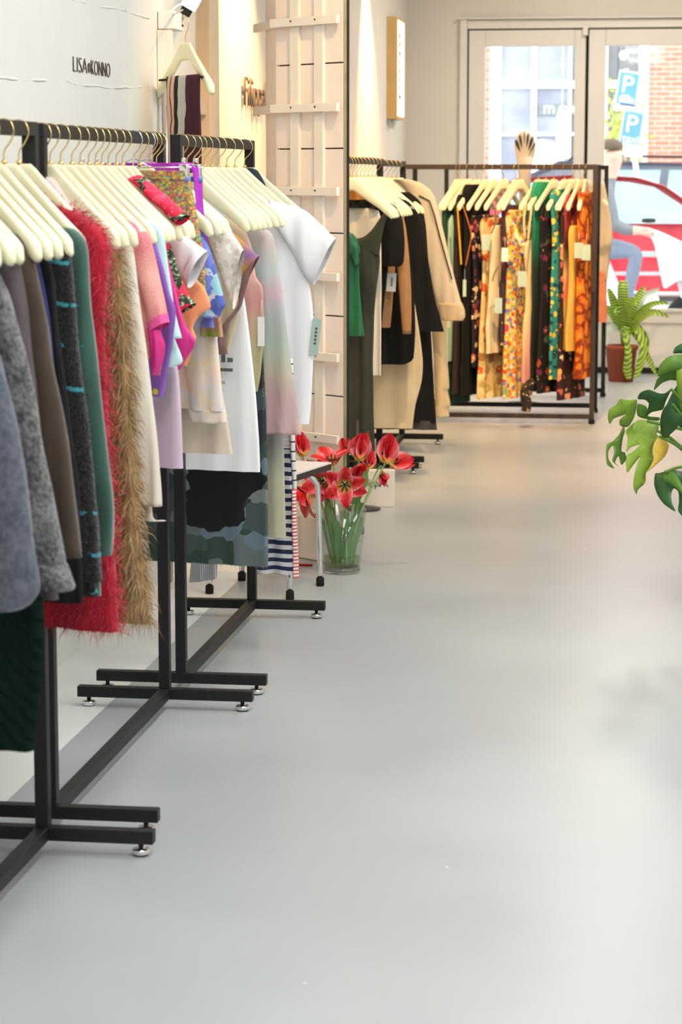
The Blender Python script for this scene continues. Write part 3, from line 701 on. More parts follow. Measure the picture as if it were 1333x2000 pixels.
# ------------------------------------------------------------------ garments
class G:
    """a garment hung in the upright plane through its hook; px points are traced in that plane"""
    def __init__(s, name, short, label, cat, hook, a, group=None, hang='wood', seed=None):
        s.rng = random.Random(seed if seed is not None else hash_(label)); s.a = a; s.h = Vector(hook)
        s.u = Vector((math.cos(a), -math.sin(a), 0)); s.n = Vector((math.sin(a), math.cos(a), 0))
        s.r = thing(name, label, cat, hook, -a, group)
        if hang == 'wood': hanger(hook, a, 'cream hanger with a brass hook carrying the ' + short)
        elif hang == 'clip': clip_hanger(hook, a, 'steel clip hanger carrying the ' + short)
        s.ph = s.rng.uniform(0, 6.28)
    def loc(s, p):
        if len(p) == 3 and p[2] == 'L': return (p[0], p[1])
        r = ray(*p[:2]); t = (s.h - CAM).dot(s.n) / r.dot(s.n); q = CAM + r * t - s.h
        return (q.dot(s.u), q.z)
    def loft(s, name, rings, mat, t=.02, yo=0.0, seg=40, sub=4, fold=.010, lam=.09, v0=.0, cap=True, capb=False, square=.8, parent=None):
        R = []
        for rg in rings:
            A, B = s.loc(rg[0]), s.loc(rg[1]); tt = rg[2] if len(rg) > 2 else t; R.append(Vector((A[0], A[1], B[0], B[1])).to_tuple() + (tt,))
        RR = []
        n = len(R)
        for k in range(n - 1):
            p0, p1, p2, p3 = R[max(k - 1, 0)], R[k], R[k + 1], R[min(k + 2, n - 1)]
            for q in range(sub):
                w_ = q / sub
                lin = [a_ + (b_ - a_) * w_ for a_, b_ in zip(p1, p2)]
                cat_ = [.5 * ((2 * b_) + (c_ - a_) * w_ + (2 * a_ - 5 * b_ + 4 * c_ - d_) * w_ ** 2 + (3 * b_ - a_ - 3 * c_ + d_) * w_ ** 3) for a_, b_, c_, d_ in zip(p0, p1, p2, p3)]
                RR.append([.35 * x + .65 * y for x, y in zip(lin, cat_)])
        RR.append(list(R[-1])); m = len(RR); mb = MB(); ph = s.rng.uniform(0, 6.28); ph2 = s.rng.uniform(0, 6.28)
        for k, (ax, az, bx, bz, tt) in enumerate(RR):
            v = k / (m - 1); vv = max(0, (v - v0) / (1 - v0 + 1e-6))
            for j in range(seg):
                th = 2 * math.pi * j / seg; c, sn = math.cos(th), math.sin(th)
                sn2 = math.copysign(abs(sn) ** square, sn)
                x = (ax + bx) / 2 + (bx - ax) / 2 * c; z = (az + bz) / 2 + (bz - az) / 2 * c
                f = fold * (.1 + .9 * vv) * (math.sin(x / lam * 6.283 + ph + 1.5 * vv) + .45 * math.sin(x / lam * 13.1 + ph2 - 2 * vv)) * (1 - .5 * abs(c) ** 4)
                f += fold * .9 * noise.noise(Vector((x * 9 + ph, z * 7, ph2)))
                mb.v.append(Vector((x, yo + tt * sn2 + f, z)))
        for k in range(m - 1):
            for j in range(seg): mb.f.append([k * seg + j, k * seg + (j + 1) % seg, (k + 1) * seg + (j + 1) % seg, (k + 1) * seg + j])
        if cap: mb.f.append(list(range(seg)))
        if capb: mb.f.append([(m - 1) * seg + j for j in range(seg)])
        return mb.build(name, mat, parent or s.r)
    def body(s, pts, mat, name='body', lo=None, **kw):
        """pts: right silhouette, top to bottom; mirrored about the hook"""
        L = [s.loc(p) for p in pts]
        tb = kw.get('t', .02)
        return s.loft(name, [((-x if lo is None else lo, z, 'L'), (x, z, 'L'), max(tb, .021) if z > -.2 else tb) for x, z in L], mat, **{'seg': 56, 'square': .5, **kw})
    def sleeve(s, pts, width, mat, name='sleeve', mirror=True, **kw):
        """pts: outer silhouette of the sleeve, width in metres (number or list)"""
        L = [s.loc(p) for p in pts]; W = width if isinstance(width, (list, tuple)) else [width] * len(L)
        kw = {'seg': 26, 'fold': .0055, 'lam': .06, **kw}
        o = s.loft(name, [((x - w_, z, 'L'), (x, z, 'L')) for (x, z), w_ in zip(L, W)], mat, **kw)
        if mirror: s.loft(name, [((-x, z, 'L'), (-x + w_, z, 'L')) for (x, z), w_ in zip(L, W)], mat, **kw)
        return o
    def tsleeve(s, up, lowr, mat, name='sleeve', mirror=True, **kw):
        U = [s.loc(p) for p in up]; D = [s.loc(p) for p in lowr]; kw = {'seg': 24, 'fold': .005, **kw}
        o = s.loft(name, [((*d, 'L'), (*u_, 'L')) for u_, d in zip(U, D)], mat, **kw)
        if mirror: s.loft(name, [((-d[0], d[1], 'L'), (-u_[0], u_[1], 'L')) for u_, d in zip(U, D)], mat, **kw)
        return o
    def card(s, px, w, h, mat, name='price_tag', yo=-.045, tilt=0.0, marks=False):
        x, z = s.loc(px); o = MB().bbox((-w / 2, -.0008, -h), (w / 2, .0008, 0)).build(name, mat, s.r, smooth=False)
        o.location = (x, yo, z); o.rotation_euler = (0, tilt, -s.r.rotation_euler.z * .6)
        if marks:
            for k in range(5): MB().bbox((-w * .1 + .0, -.0016, -h * .3 - k * h * .1), (w * .15, -.0007, -h * .24 - k * h * .1)).build('printed_line', M['letter'], o, smooth=False)
        MB().tube([(0, 0, 0), (0, .01, .05)], .0008, 5).build('tag_string', M['white'], o)
        return o
    def fur(s, src, mat, count, length, width, down=.7, seed=1):
        me = src.data; rng = random.Random(seed); mb = MB(); tris = []
        me.calc_loop_triangles(); areas = []; tot = 0
        for lt in me.loop_triangles:
            tot += lt.area; areas.append(tot); tris.append(lt)
        import bisect
        for _ in range(count):
            lt = tris[min(len(tris) - 1, bisect.bisect(areas, rng.uniform(0, tot)))]
            a, b, c = (me.vertices[i].co for i in lt.vertices); r1, r2 = rng.random(), rng.random()
            if r1 + r2 > 1: r1, r2 = 1 - r1, 1 - r2
            p = a + (b - a) * r1 + (c - a) * r2; nn = lt.normal
            d = (nn * rng.uniform(.25, .8) + Vector((0, 0, -down)) + Vector((rng.gauss(0, .35), rng.gauss(0, .35), rng.gauss(0, .3)))).normalized()
            Ln = length * rng.uniform(.5, 1.25); sd = d.cross(Vector((rng.gauss(0, 1), rng.gauss(0, 1), rng.gauss(0, 1)))).normalized() * width
            mid = p + d * Ln * .55 + nn * Ln * .1; tip = p + d * Ln + Vector((0, 0, -Ln * .25)) + sd * rng.gauss(0, 2)
            i = len(mb.v); mb.v += [p - sd, p + sd, mid + sd * .7, mid - sd * .7, tip]; mb.f += [[i, i + 1, i + 2, i + 3], [i + 3, i + 2, i + 4]]
        me2 = bpy.data.meshes.new('fur'); me2.from_pydata([tuple(v) for v in mb.v], [], mb.f); me2.materials.append(mat)
        o = link_mesh('fur', me2, s.r); o['kind'] = 'stuff'; return o
def hash_(t):
    h = 7
    for ch in t: h = (h * 131 + ord(ch)) % 1000003
    return h
R_ = math.radians
def hk(rackx, y, H=HR): return (rackx, y, H - HANG_Z)

# ---- nearest rack: dark wool coats
X1 = -1.333; A1 = R_(25); g1 = 'dark clothes on the nearest rack'
m = wool('blue_grey_marl', srgb(72, 77, 90), srgb(98, 103, 117), 90, .3)
g = G('sweatshirt', 'blue grey sweatshirt', 'blue grey marl sweatshirt with a gathered cuff at the left picture edge', 'sweatshirt', hk(X1, 3.93), A1, g1)
g.body([(-70, 520), (-40, 620), (-20, 760), (-10, 900), (0, 1040), (5, 1120)], m, t=.03)
g.sleeve([(-50, 560), (-20, 640), (8, 700), (32, 790), (55, 900), (72, 1020), (84, 1120), (84, 1155), (66, 1180), (45, 1190)], [.12, .13, .14, .14, .13, .125, .12, .115, .08, .05], m, t=.035, yo=-.02, capb=True)
m = wool('dark_cable_knit', (.008, .012, .011), (.018, .035, .028), 60, 1.0)
tt = NT('cable_knit_green'); v = tt.coord((1, .3, 1)); wv = tt.node('ShaderNodeTexWave', wave_type='BANDS', bands_direction='DIAGONAL'); wv.inputs['Scale'].default_value = 18; wv.inputs['Distortion'].default_value = 4; wv.inputs['Detail Scale'].default_value = 2
tt.link(v, wv.inputs['Vector']); tt.bump(wv.outputs[1], .7, .008); m = tt.fin((.005, .013, .010), .95, .08)
g = G('knit_dress', 'dark green cable knit', 'very dark green cable knit dress hanging lowest at the left edge', 'dress', hk(X1, 4.0), A1, g1)
g.body([(-60, 480), (-40, 600), (0, 800), (40, 1000), (78, 1150), (84, 1230), (80, 1300), (70, 1380), (62, 1440), (60, 1468)], m, t=.03, fold=.008)
m = wool('grey_wool', srgb(66, 68, 71), srgb(124, 124, 126), 120, .8)
g = G('wool_coat', 'grey wool coat', 'grey woolly coat with a wide turned cuff and collar flap', 'coat', hk(X1, 4.09), A1, g1)
g.body([(-60, 470), (-30, 530), (0, 640), (20, 800), (40, 960), (60, 1080), (75, 1140)], m, t=.025)
g.sleeve([(-25, 490), (8, 540), (32, 600), (58, 700), (78, 800), (98, 910), (116, 1010), (128, 1080), (132, 1104)], [.1, .12, .12, .12, .12, .118, .115, .115, .115], m, t=.032, yo=-.015)
g.sleeve([(134, 1102), (142, 1120), (151, 1142), (148, 1152)], [.125, .13, .135, .125], m, 'cuff', t=.037, yo=-.015, capb=True, sub=3)
g.tsleeve([(-30, 470), (5, 505), (20, 545)], [(-40, 540), (-20, 565), (3, 572)], m, 'collar', t=.02, yo=-.05)
m = plain('mauve_grey_jersey', srgb(88, 78, 82), .85, .2, var=.08, vs=30)
g = G('cardigan', 'mauve grey cardigan', 'mauve grey cardigan squeezed between the grey coat and brown coat', 'cardigan', hk(X1, 4.15), A1, g1)
g.body([(10, 470), (30, 510), (50, 600), (60, 700), (70, 800), (85, 950), (95, 1060)], m, t=.02); g.sleeve([(15, 480), (42, 540), (58, 640), (70, 740), (80, 850), (95, 960), (120, 1170)], .09, m, t=.02, yo=-.012)
m = plain('brown_velvet_wool', srgb(70, 58, 49), .8, .2, var=.15, vs=10, bump=.2, bs=200, sheen=.3)
g = G('brown_coat', 'brown coat', 'brown smooth wool coat with a long straight sleeve', 'coat', hk(X1, 4.27), A1, g1)
g.body([(0, 425), (40, 470), (60, 560), (80, 700), (100, 860), (120, 1000), (130, 1080)], m, t=.02)
g.sleeve([(5, 440), (46, 458), (64, 482), (78, 540), (98, 640), (120, 760), (140, 880), (156, 1000), (166, 1088)], [.1, .12, .13, .125, .12, .118, .115, .11, .105], m, t=.026, yo=-.012, capb=True)
m = plain('navy_cotton', srgb(44, 50, 96), .8, .2)
g = G('navy_shirt', 'navy shirt', 'navy blue shirt seen as a thin strip beside the brown coat', 'shirt', hk(X1, 4.345), A1, g1)
g.body([(30, 430), (58, 470), (76, 520), (92, 620), (106, 720), (120, 830), (130, 950)], m, t=.016)
m = plain('black_jersey', (.012, .012, .014), .85, .2)
g = G('black_pullover', 'plain black top', 'plain black pullover between the navy shirt and the turquoise-striped sweater', 'top', hk(X1, 4.41), A1, g1)
g.body([(60, 440), (85, 490), (104, 560), (122, 700), (140, 860), (150, 980), (155, 1180)], m, t=.016)
tt = NT('mohair_black_turquoise'); v = tt.coord((1, 1, 1), .008, 60); sx = tt.node('ShaderNodeSeparateXYZ'); tt.link(v, sx.inputs[0])
nz = tt.noise(v, 160, 3); fz_ = tt.math('FRACT', tt.math('ADD', tt.math('MULTIPLY', sx.outputs[2], 12.5), tt.math('MULTIPLY', sx.outputs[0], 2.2)))
msk = tt.math('MULTIPLY', tt.math('LESS_THAN', fz_, .09), tt.math('GREATER_THAN', tt.noise(v, 11, 2), .46)); msk = tt.math('MULTIPLY', msk, tt.math('GREATER_THAN', nz, .42))
basec = tt.ramp(nz, [(.35, (.008, .008, .009)), (.7, (.034, .032, .032))]); tt.bump(nz, .8, .006); m = tt.fin(tt.mix(msk, basec, srgb(60, 150, 165)), .95, .1, sheen=.3)
g = G('mohair_sweater', 'black turquoise-striped sweater', 'black mohair sweater with broken turquoise stripes', 'sweater', hk(X1, 4.50), A1, g1)
g.body([(80, 440), (115, 480), (130, 600), (140, 760), (150, 900), (165, 1060), (190, 1165)], m, t=.022)
o = g.sleeve([(100, 462), (128, 474), (143, 500), (151, 580), (160, 680), (172, 780), (182, 890), (192, 1000), (202, 1090), (208, 1135)], [.12, .13, .13, .12, .12, .115, .115, .115, .11, .11], m, t=.026, yo=-.012, capb=True)
g.fur(o, m, 2500, .014, .0006, .2, 3)
m = plain('dark_green_velvet', srgb(44, 84, 72), .6, .3, var=.22, vs=9, sheen=.6)
g = G('velvet_dress', 'green velvet dress', 'dark green velvet dress with a smooth rounded shoulder', 'dress', hk(X1, 4.60), A1, g1)
g.body([(95, 415), (130, 448), (150, 600), (165, 760), (178, 900), (190, 1020), (192, 1165)], m, t=.02)
g.sleeve([(118, 440), (150, 446), (168, 464), (177, 492), (185, 600), (196, 700), (206, 800), (216, 900), (227, 990), (226, 1040), (222, 1084)], [.1, .12, .12, .11, .11, .11, .11, .11, .11, .1, .085], m, t=.024, yo=-.012, capb=True)
m = plain('crimson_yarn', srgb(176, 24, 46), .8, .2, var=.2, vs=16, sheen=.3)
g = G('fuzzy_cardigan', 'crimson fuzzy cardigan', 'crimson long-haired fuzzy cardigan', 'cardigan', hk(X1, 4.71), R_(24), g1)
o = g.body([(70, 385), (100, 396), (140, 408), (178, 432), (200, 458), (208, 492), (204, 560), (198, 640), (202, 740), (208, 850), (215, 980), (220, 1100), (225, 1180), (229, 1234)], m, t=.034, fold=.005)
g.fur(o, m, 15000, .032, .0008, .5, 5); g.fur(o, plain('highlight_hair', srgb(216, 60, 92), .7, .3), 4500, .034, .0007, .4, 15)  # paler pink hairs paint the highlights into the crimson pile

# ---- second rack: fur, pastels, prints
X2 = -1.36; g2 = 'pastel and printed clothes on the second rack'
def a2(y): return R_(24 - (y - 4.97) * 6)
m = plain('pale_pink_tulle', srgb(240, 222, 220), .8, .2)
y = 4.99; g = G('tulle_top', 'pale pink tulle top', 'pale pink sheer top with a high shoulder behind the nearest post', 'top', hk(X2, y), a2(y), g2)
g.body([(95, 345), (110, 350), (140, 395), (180, 430), (200, 460), (196, 560), (196, 700)], m, t=.012)
m = plain('tan_fur', srgb(164, 134, 94), .85, .2, var=.3, vs=30)
y = 5.06; g = G('fur_coat', 'tan shaggy fur coat', 'tan shaggy long-haired fur coat', 'coat', hk(X2, y), a2(y), g2)
o = g.body([(130, 385), (170, 405), (210, 450), (228, 490), (240, 560), (247, 660), (254, 780), (262, 900), (273, 1030), (282, 1120), (290, 1218)], m, t=.024, fold=.008, lam=.14)
g.fur(o, m, 17000, .042, .0010, .75, 6); g.fur(o, plain('pale_tan_hair', srgb(200, 176, 136), .8, .2), 7000, .042, .0009, .7, 16)
m = plain('ivory_felt', srgb(222, 214, 200), .85, .2, var=.05, vs=6)
y = 5.15; g = G('ivory_jacket', 'ivory felt jacket', 'ivory felt jacket with a long sleeve beside the tan fur', 'jacket', hk(X2, y), a2(y), g2)
g.body([(150, 372), (190, 400), (230, 440), (255, 600), (275, 760), (290, 900), (298, 1010), (322, 1018)], m, t=.018)
o = g.sleeve([(205, 405), (236, 436), (258, 462), (268, 510), (280, 600), (292, 700), (304, 800), (314, 890), (319, 950), (321, 988)], [.1, .12, .12, .115, .11, .11, .105, .1, .1, .1], m, t=.022, yo=-.012, capb=True)
tt = NT('pink_glitter'); v = tt.coord(); vo = tt.voro(v, 420); sp_ = tt.math('LESS_THAN', vo.outputs['Distance'], .22); nz = tt.noise(v, 7, 2)
m = tt.fin(tt.mix(sp_, tt.ramp(nz, [(.35, srgb(206, 110, 122)), (.65, srgb(236, 170, 160))]), srgb(250, 226, 220)), .4, .5); m_hot = plain('hot_pink', srgb(232, 92, 164), .6, .3, var=.08, vs=12); m_mag = plain('magenta_satin', srgb(214, 48, 140), .45, .4, var=.14, vs=12)
y = 5.25; g = G('glitter_top', 'pink glitter top', 'pink glitter top with hot pink sleeve bands and magenta frill', 'top', hk(X2, y), a2(y), g2)
g.body([(210, 405), (243, 424), (262, 470), (285, 600), (300, 700)], m, t=.014)
g.tsleeve([(243, 424), (272, 436), (292, 462), (302, 500), (312, 550), (322, 590), (328, 612)], [(240, 440), (252, 470), (264, 500), (275, 540), (286, 580), (296, 615), (299, 632)], m, t=.022, yo=-.008)
g.tsleeve([(328, 612), (330, 620), (333, 629)], [(299, 632), (299, 640), (299, 650)], m_hot, 'sleeve_band', t=.023, yo=-.008, sub=3)
g.loft('frill', [((298, 640), (316, 640)), ((299, 680), (324, 672)), ((300, 712), (320, 708)), ((303, 735), (312, 730))], m_mag, t=.016, yo=-.01, fold=.008, lam=.03, capb=True)
m = floral('purple_dots', srgb(140, 96, 184), [srgb(92, 84, 92), srgb(96, 214, 80), srgb(230, 222, 64), srgb(140, 96, 184)], 22, .3, .0)
y = 5.33; g = G('dotted_blouse', 'purple dotted blouse', 'purple blouse with green and grey polka dots', 'blouse', hk(X2, y), a2(y), g2)
g.body([(240, 400), (290, 450), (312, 510), (330, 570), (344, 605), (338, 660), (325, 720), (316, 775)], m, t=.014, fold=.008)
m = plain('aqua_chiffon', srgb(196, 228, 228), .7, .3, var=.06, vs=8)
y = 5.41; g = G('aqua_blouse', 'pale aqua blouse', 'pale aqua blouse with a long narrow sleeve', 'blouse', hk(X2, y), a2(y), g2)
g.body([(250, 400), (290, 430), (310, 500), (326, 600), (340, 660), (355, 705), (345, 716)], m, t=.014)
g.sleeve([(290, 428), (314, 440), (326, 466), (332, 520), (342, 580), (353, 630), (361, 660)], [.08, .085, .08, .065, .06, .055, .05], m, t=.014, yo=-.014, capb=True)
m = plain('lilac_cotton', srgb(212, 190, 212), .8, .2, var=.05, vs=5)
y = 5.48; g = G('lilac_tunic', 'lilac long tunic', 'lilac long cotton tunic ending above the grey floor', 'tunic', hk(X2, y), a2(y), g2)
g.body([(260, 400), (300, 440), (320, 560), (338, 660), (350, 740), (355, 830), (357, 915)], m, t=.014, fold=.005)
y = 5.54; g = G('magenta_top', 'magenta flounced top', 'magenta top with a pointed flounce beside the aqua blouse', 'top', hk(X2, y), a2(y), g2)
g.body([(270, 400), (310, 440), (335, 540), (352, 600), (366, 640), (380, 668), (364, 700), (352, 722)], m_mag, t=.014, fold=.009, lam=.07)
tt = NT('strawberry_print'); v = tt.coord((1, .5, 1), .008, 40); vo = tt.voro(v, 24); v2 = tt.voro(v, 150)
sepc = tt.node('ShaderNodeSeparateColor'); tt.link(vo.outputs['Color'], sepc.inputs[0])
berry = tt.ramp(sepc.outputs[0], [(0, srgb(226, 44, 84)), (.5, srgb(240, 76, 110)), (.8, srgb(206, 30, 66))], 'CONSTANT'); berry = tt.mix(tt.math('LESS_THAN', v2.outputs['Distance'], .16), berry, srgb(250, 190, 170))
lf = tt.ramp(tt.noise(v, 120, 2), [(.42, srgb(40, 46, 36)), (.5, srgb(96, 120, 86)), (.6, srgb(190, 210, 180))], 'CONSTANT')
m = tt.fin(tt.mix(tt.math('LESS_THAN', vo.outputs['Distance'], .7), lf, berry), .7, .3)
y = 5.61; g = G('strawberry_shirt', 'strawberry print shirt', 'red strawberry print shirt folded over its hanger', 'shirt', hk(X2, y), a2(y), g2)
g.body([(290, 400), (318, 440), (332, 500), (345, 580), (352, 640), (356, 700)], m, t=.014)
g.tsleeve([(318, 440), (332, 474), (345, 510), (360, 550), (374, 580), (385, 592)], [(318, 470), (326, 500), (333, 540), (342, 580), (350, 606), (354, 615)], m, t=.018, yo=-.01)
g.tsleeve([(262, 346), (276, 342), (300, 362), (330, 388), (368, 420)], [(266, 356), (276, 366), (298, 390), (324, 412), (352, 440)], m, 'shoulder_yoke', t=.026, yo=-.004)
m = plain('white_cotton', srgb(243, 243, 246), .8, .2, var=.02, vs=6); m_pinkseam = plain('pink_seam', srgb(238, 206, 214), .8, .2)
y = 5.69; g = G('white_tee_pink_seam', 'white tee with pink seams', 'white tee with a pale pink seamed sleeve', 'T-shirt', hk(X2, y), a2(y), g2)
g.body([(280, 405), (318, 440), (330, 500), (345, 580), (352, 660)], m, t=.013)
g.tsleeve([(312, 430), (340, 446), (370, 464), (396, 482), (408, 491)], [(326, 482), (338, 505), (352, 528), (366, 548), (375, 562)], m, t=.024, yo=-.01)
g.tsleeve([(394, 481), (398, 484)], [(362, 545), (365, 549)], m_pinkseam, 'pink_seam', t=.025, yo=-.01, sub=2, cap=False)
m = plain('orange_chiffon', srgb(252, 168, 122), .7, .3, var=.07, vs=10)
y = 5.76; g = G('orange_blouse', 'orange frilled top', 'pale orange frilled top under the white sleeve', 'top', hk(X2, y), a2(y), g2)
g.body([(310, 420), (345, 460), (380, 540), (398, 560), (410, 600), (390, 616), (378, 640), (384, 660), (372, 690), (362, 715)], m, t=.014, fold=.01, lam=.07)
m = floral('meadow_print', srgb(150, 146, 110), [srgb(226, 140, 60), srgb(214, 190, 70), srgb(150, 180, 120), srgb(196, 84, 120), srgb(120, 110, 120), srgb(206, 130, 70)], 150, .6, .012, srgb(96, 90, 80), 200)
y = 5.88; g = G('floral_skirt', 'orange floral skirt', 'gathered skirt with orange and yellow meadow print held by clips', 'skirt', hk(X2, y), R_(17), g2, 'clip')
g.body([(366, 336), (369, 348), (378, 390), (388, 440), (396, 500), (402, 580)], m, t=.016, fold=.007, lam=.045); g.body([(365, 333), (368, 340), (370, 350)], m, 'waistband', t=.02, fold=.004, lam=.02, sub=3)
m = zramp('violet_multicolour', [(0, srgb(70, 40, 90)), (.2, srgb(214, 52, 150)), (.35, srgb(160, 190, 60)), (.5, srgb(200, 50, 140)), (.62, srgb(60, 90, 180)), (.75, srgb(130, 40, 150)), (.9, srgb(190, 60, 200))], -.75, .02, .2, 16)
y = 6.03; g = G('violet_trousers', 'violet multicolour trousers', 'violet and magenta multicolour trousers knotted on clips', 'trousers', hk(X2, y), R_(16), g2, 'clip')
g.body([(372, 326), (382, 338), (388, 380), (396, 430), (406, 480), (414, 540), (425, 600), (437, 658)], m, 'leg', t=.014, lo=.16)
g.body([(372, 318), (376, 326), (377, 338)], m, 'waistband', t=.016, sub=3); g.loft('leg', [((-.2, -.02, 'L'), (-.06, -.02, 'L')), ((-.19, -.3, 'L'), (-.08, -.3, 'L')), ((-.19, -.6, 'L'), (-.1, -.6, 'L'))], m, t=.014)
g.loft('knot', [((352, 322), (356, 318)), ((355, 332), (372, 318)), ((372, 336), (382, 330))], m, t=.02, yo=-.01, capb=True)
m = floral('blue_bloom', srgb(196, 206, 226), [srgb(110, 126, 208), srgb(150, 200, 214), srgb(124, 140, 220), srgb(170, 184, 216), srgb(90, 110, 190)], 24, .85, .03)
y = 5.955; g = G('blue_floral_blouse', 'blue floral blouse', 'pale blouse with big blue blooms and a puffed cuff', 'blouse', hk(X2, y), R_(15), g2)
g.body([(360, 400), (385, 440), (400, 520), (412, 580), (420, 640)], m, t=.014)
g.sleeve([(372, 425), (398, 455), (414, 490), (428, 540), (441, 585), (443, 596), (436, 608), (428, 620)], [.08, .1, .095, .09, .09, .088, .07, .05], m, t=.022, yo=-.01, capb=True)
m = floral('peach_faded_print', srgb(234, 220, 210), [srgb(240, 212, 196), srgb(222, 216, 220), srgb(232, 218, 200), srgb(226, 220, 216)], 20, .7, .07)
y = 6.06; g = G('peach_jacket', 'peach printed jacket', 'cream jacket with faded peach print and stitched cuff', 'jacket', hk(X2, y), R_(14), g2)
g.body([(375, 420), (398, 460), (408, 560), (414, 680), (418, 800)], m, t=.014)
g.sleeve([(396, 455), (410, 520), (418, 580), (426, 650), (434, 720), (440, 780), (442, 802)], [.09, .1, .1, .1, .1, .1, .1], m, t=.02, yo=-.012)
g.sleeve([(443, 801), (445, 812), (446, 826)], [.105, .105, .1], m, 'cuff', t=.022, yo=-.012, capb=True, sub=3)
m = plain('beige_organza', srgb(220, 206, 188), .7, .3, var=.08, vs=9)
y = 6.11; g = G('organza_top', 'beige organza top', 'sheer beige organza top with a flared hem', 'top', hk(X2, y), R_(13), g2)
g.body([(385, 430), (405, 480), (418, 600), (428, 720), (440, 800), (448, 850), (453, 887)], m, t=.016, fold=.007)
m = floral('ivory_lace', srgb(226, 218, 208), [srgb(240, 236, 230), srgb(208, 200, 190)], 60, .45, .02)
y = 6.16; g = G('lace_blouse', 'ivory lace blouse', 'ivory lace blouse with a cap sleeve at the end of the second rack', 'blouse', hk(X2, y), R_(12), g2)
g.body([(385, 400), (405, 416), (425, 470), (430, 540), (428, 620), (422, 700)], m, t=.014)
g.tsleeve([(400, 412), (425, 424), (450, 448), (466, 470), (479, 488)], [(412, 470), (426, 510), (440, 550), (450, 585), (458, 604)], m, t=.02, yo=-.008)

# ---- third rack: tees, tie-dye, stripes
X3 = -1.357; g3 = 'clothes on the third rack'
m = zramp('painted_cap', [(0, srgb(120, 60, 60)), (.25, srgb(190, 60, 40)), (.45, srgb(214, 150, 60)), (.6, srgb(150, 110, 160)), (.75, srgb(206, 146, 50)), (.9, srgb(90, 170, 200))], -.42, -.12, .1, 18)
m_bg = plain('beige_lining', srgb(214, 196, 166), .8, .2)
y = 6.45; g = G('painted_blouse', 'painted cap-sleeve top', 'top with a stiff cap sleeve painted blue, orange and red', 'top', hk(X3, y), R_(13), g3)
g.body([(405, 410), (440, 440), (455, 520), (468, 580), (462, 640), (448, 690)], m_bg, t=.014)
g.tsleeve([(450, 446), (468, 460), (488, 480), (510, 500)], [(456, 500), (462, 530), (468, 555), (473, 560)], m, 'cap_sleeve', t=.016, yo=-.012)
g.loft('tie', [((470, 556), (508, 502)), ((474, 585), (488, 560)), ((470, 600), (478, 596)), ((452, 625), (458, 630)), ((436, 655), (448, 662)), ((437, 690), (455, 690))], plain('grey_painted_tie', srgb(130, 100, 100), .7, .2, var=.3, vs=20), t=.008, yo=-.03, seg=16)
m = plain('white_jersey', srgb(246, 247, 251), .8, .2, var=.015, vs=6)
y = 6.55; g = G('printed_tee', 'white tee with a grey print', 'white tee with a large grey block print and a dot', 'T-shirt', hk(X3, y), R_(12), g3)
g.body([(420, 420), (452, 450), (470, 540), (480, 600), (491, 690), (500, 780), (506, 860), (508, 922)], m, t=.014, fold=.004)
mg = plain('grey_print_ink', srgb(112, 114, 120), .8, .1)
def patch(x0, y0, x1, y1, n='print_block'):
    a_, b_ = g.loc((x0, y0)), g.loc((x1, y1)); rows = [[Vector((a_[0] + (b_[0] - a_[0]) * i / 4, -.034, a_[1] + (b_[1] - a_[1]) * j / 4)) for i in range(5)] for j in range(5)]
    MB().grid(rows).build(n, mg, g.r)
patch(441, 660, 449.5, 706); patch(453, 697, 464, 706); patch(436, 717, 464, 724); patch(436, 640, 449.5, 664)
a_ = g.loc((441, 748)); b_ = g.loc((449, 742))
lettering('NS', .02, mg, g.r, (a_[0], -.034, a_[1]), (1, 0, 0), (0, 0, 1), .0005, abs(b_[0] - a_[0]), abs(b_[1] - a_[1]))
y = 6.64; m = zramp('khaki_pink', [(0, srgb(150, 150, 110)), (.35, srgb(190, 180, 140)), (.55, srgb(206, 150, 146)), (.75, srgb(222, 176, 160)), (1, srgb(206, 198, 160))], -.75, -.1, .12, 8)
g = G('sleeveless_jacket', 'khaki and pink dyed vest', 'khaki and dusty pink dyed vest with an open armhole', 'vest', hk(X3, y), R_(11), g3)
g.body([(445, 425), (480, 452), (494, 490), (500, 540), (513, 562), (515, 620), (513, 680), (508, 730), (502, 765)], m, t=.013, fold=.006)
g.card((515, 618), .02, .085, M['white'], yo=-.02)
tt = NT('dark_painted_patchwork'); v = tt.coord((1, .2, 1), .06, 9); vo = tt.voro(v, 11); vo.distance = 'MANHATTAN'; sepc = tt.node('ShaderNodeSeparateColor'); tt.link(vo.outputs['Color'], sepc.inputs[0])
sx = tt.node('ShaderNodeSeparateXYZ'); tt.link(v, sx.inputs[0])
dz = tt.math('ABSOLUTE', tt.math('ADD', sx.outputs[2], .97)); dx = tt.math('MULTIPLY', tt.math('ABSOLUTE', tt.math('SUBTRACT', sx.outputs[0], .07)), .8)
blob = tt.math('LESS_THAN', tt.math('ADD', tt.math('MAXIMUM', dz, dx), tt.math('MULTIPLY', tt.noise(v, 9, 3), .12)), .15)
m = tt.fin(tt.mix(blob, tt.ramp(sepc.outputs[0], [(0, (.03, .036, .04)), (.18, srgb(70, 84, 84)), (.4, srgb(98, 110, 112)), (.58, srgb(120, 128, 126)), (.72, srgb(52, 72, 64)), (.86, srgb(104, 122, 134))], 'CONSTANT'), (.007, .008, .009)), .6, .3)
m_fray = plain('frayed_grey', srgb(150, 152, 152), .9, .1)
y = 6.71; g = G('patchwork_coat', 'dark patchwork coat', 'long dark grey and black patchwork coat with frayed edges', 'coat', hk(X3, y), R_(10), g3)
o = g.body([(450, 430), (485, 460), (505, 560), (514, 700), (520, 800), (523, 900), (524, 1000), (525, 1106)], m, t=.014, fold=.005)
fr = MB(); zb = g.loc((525, 1106))
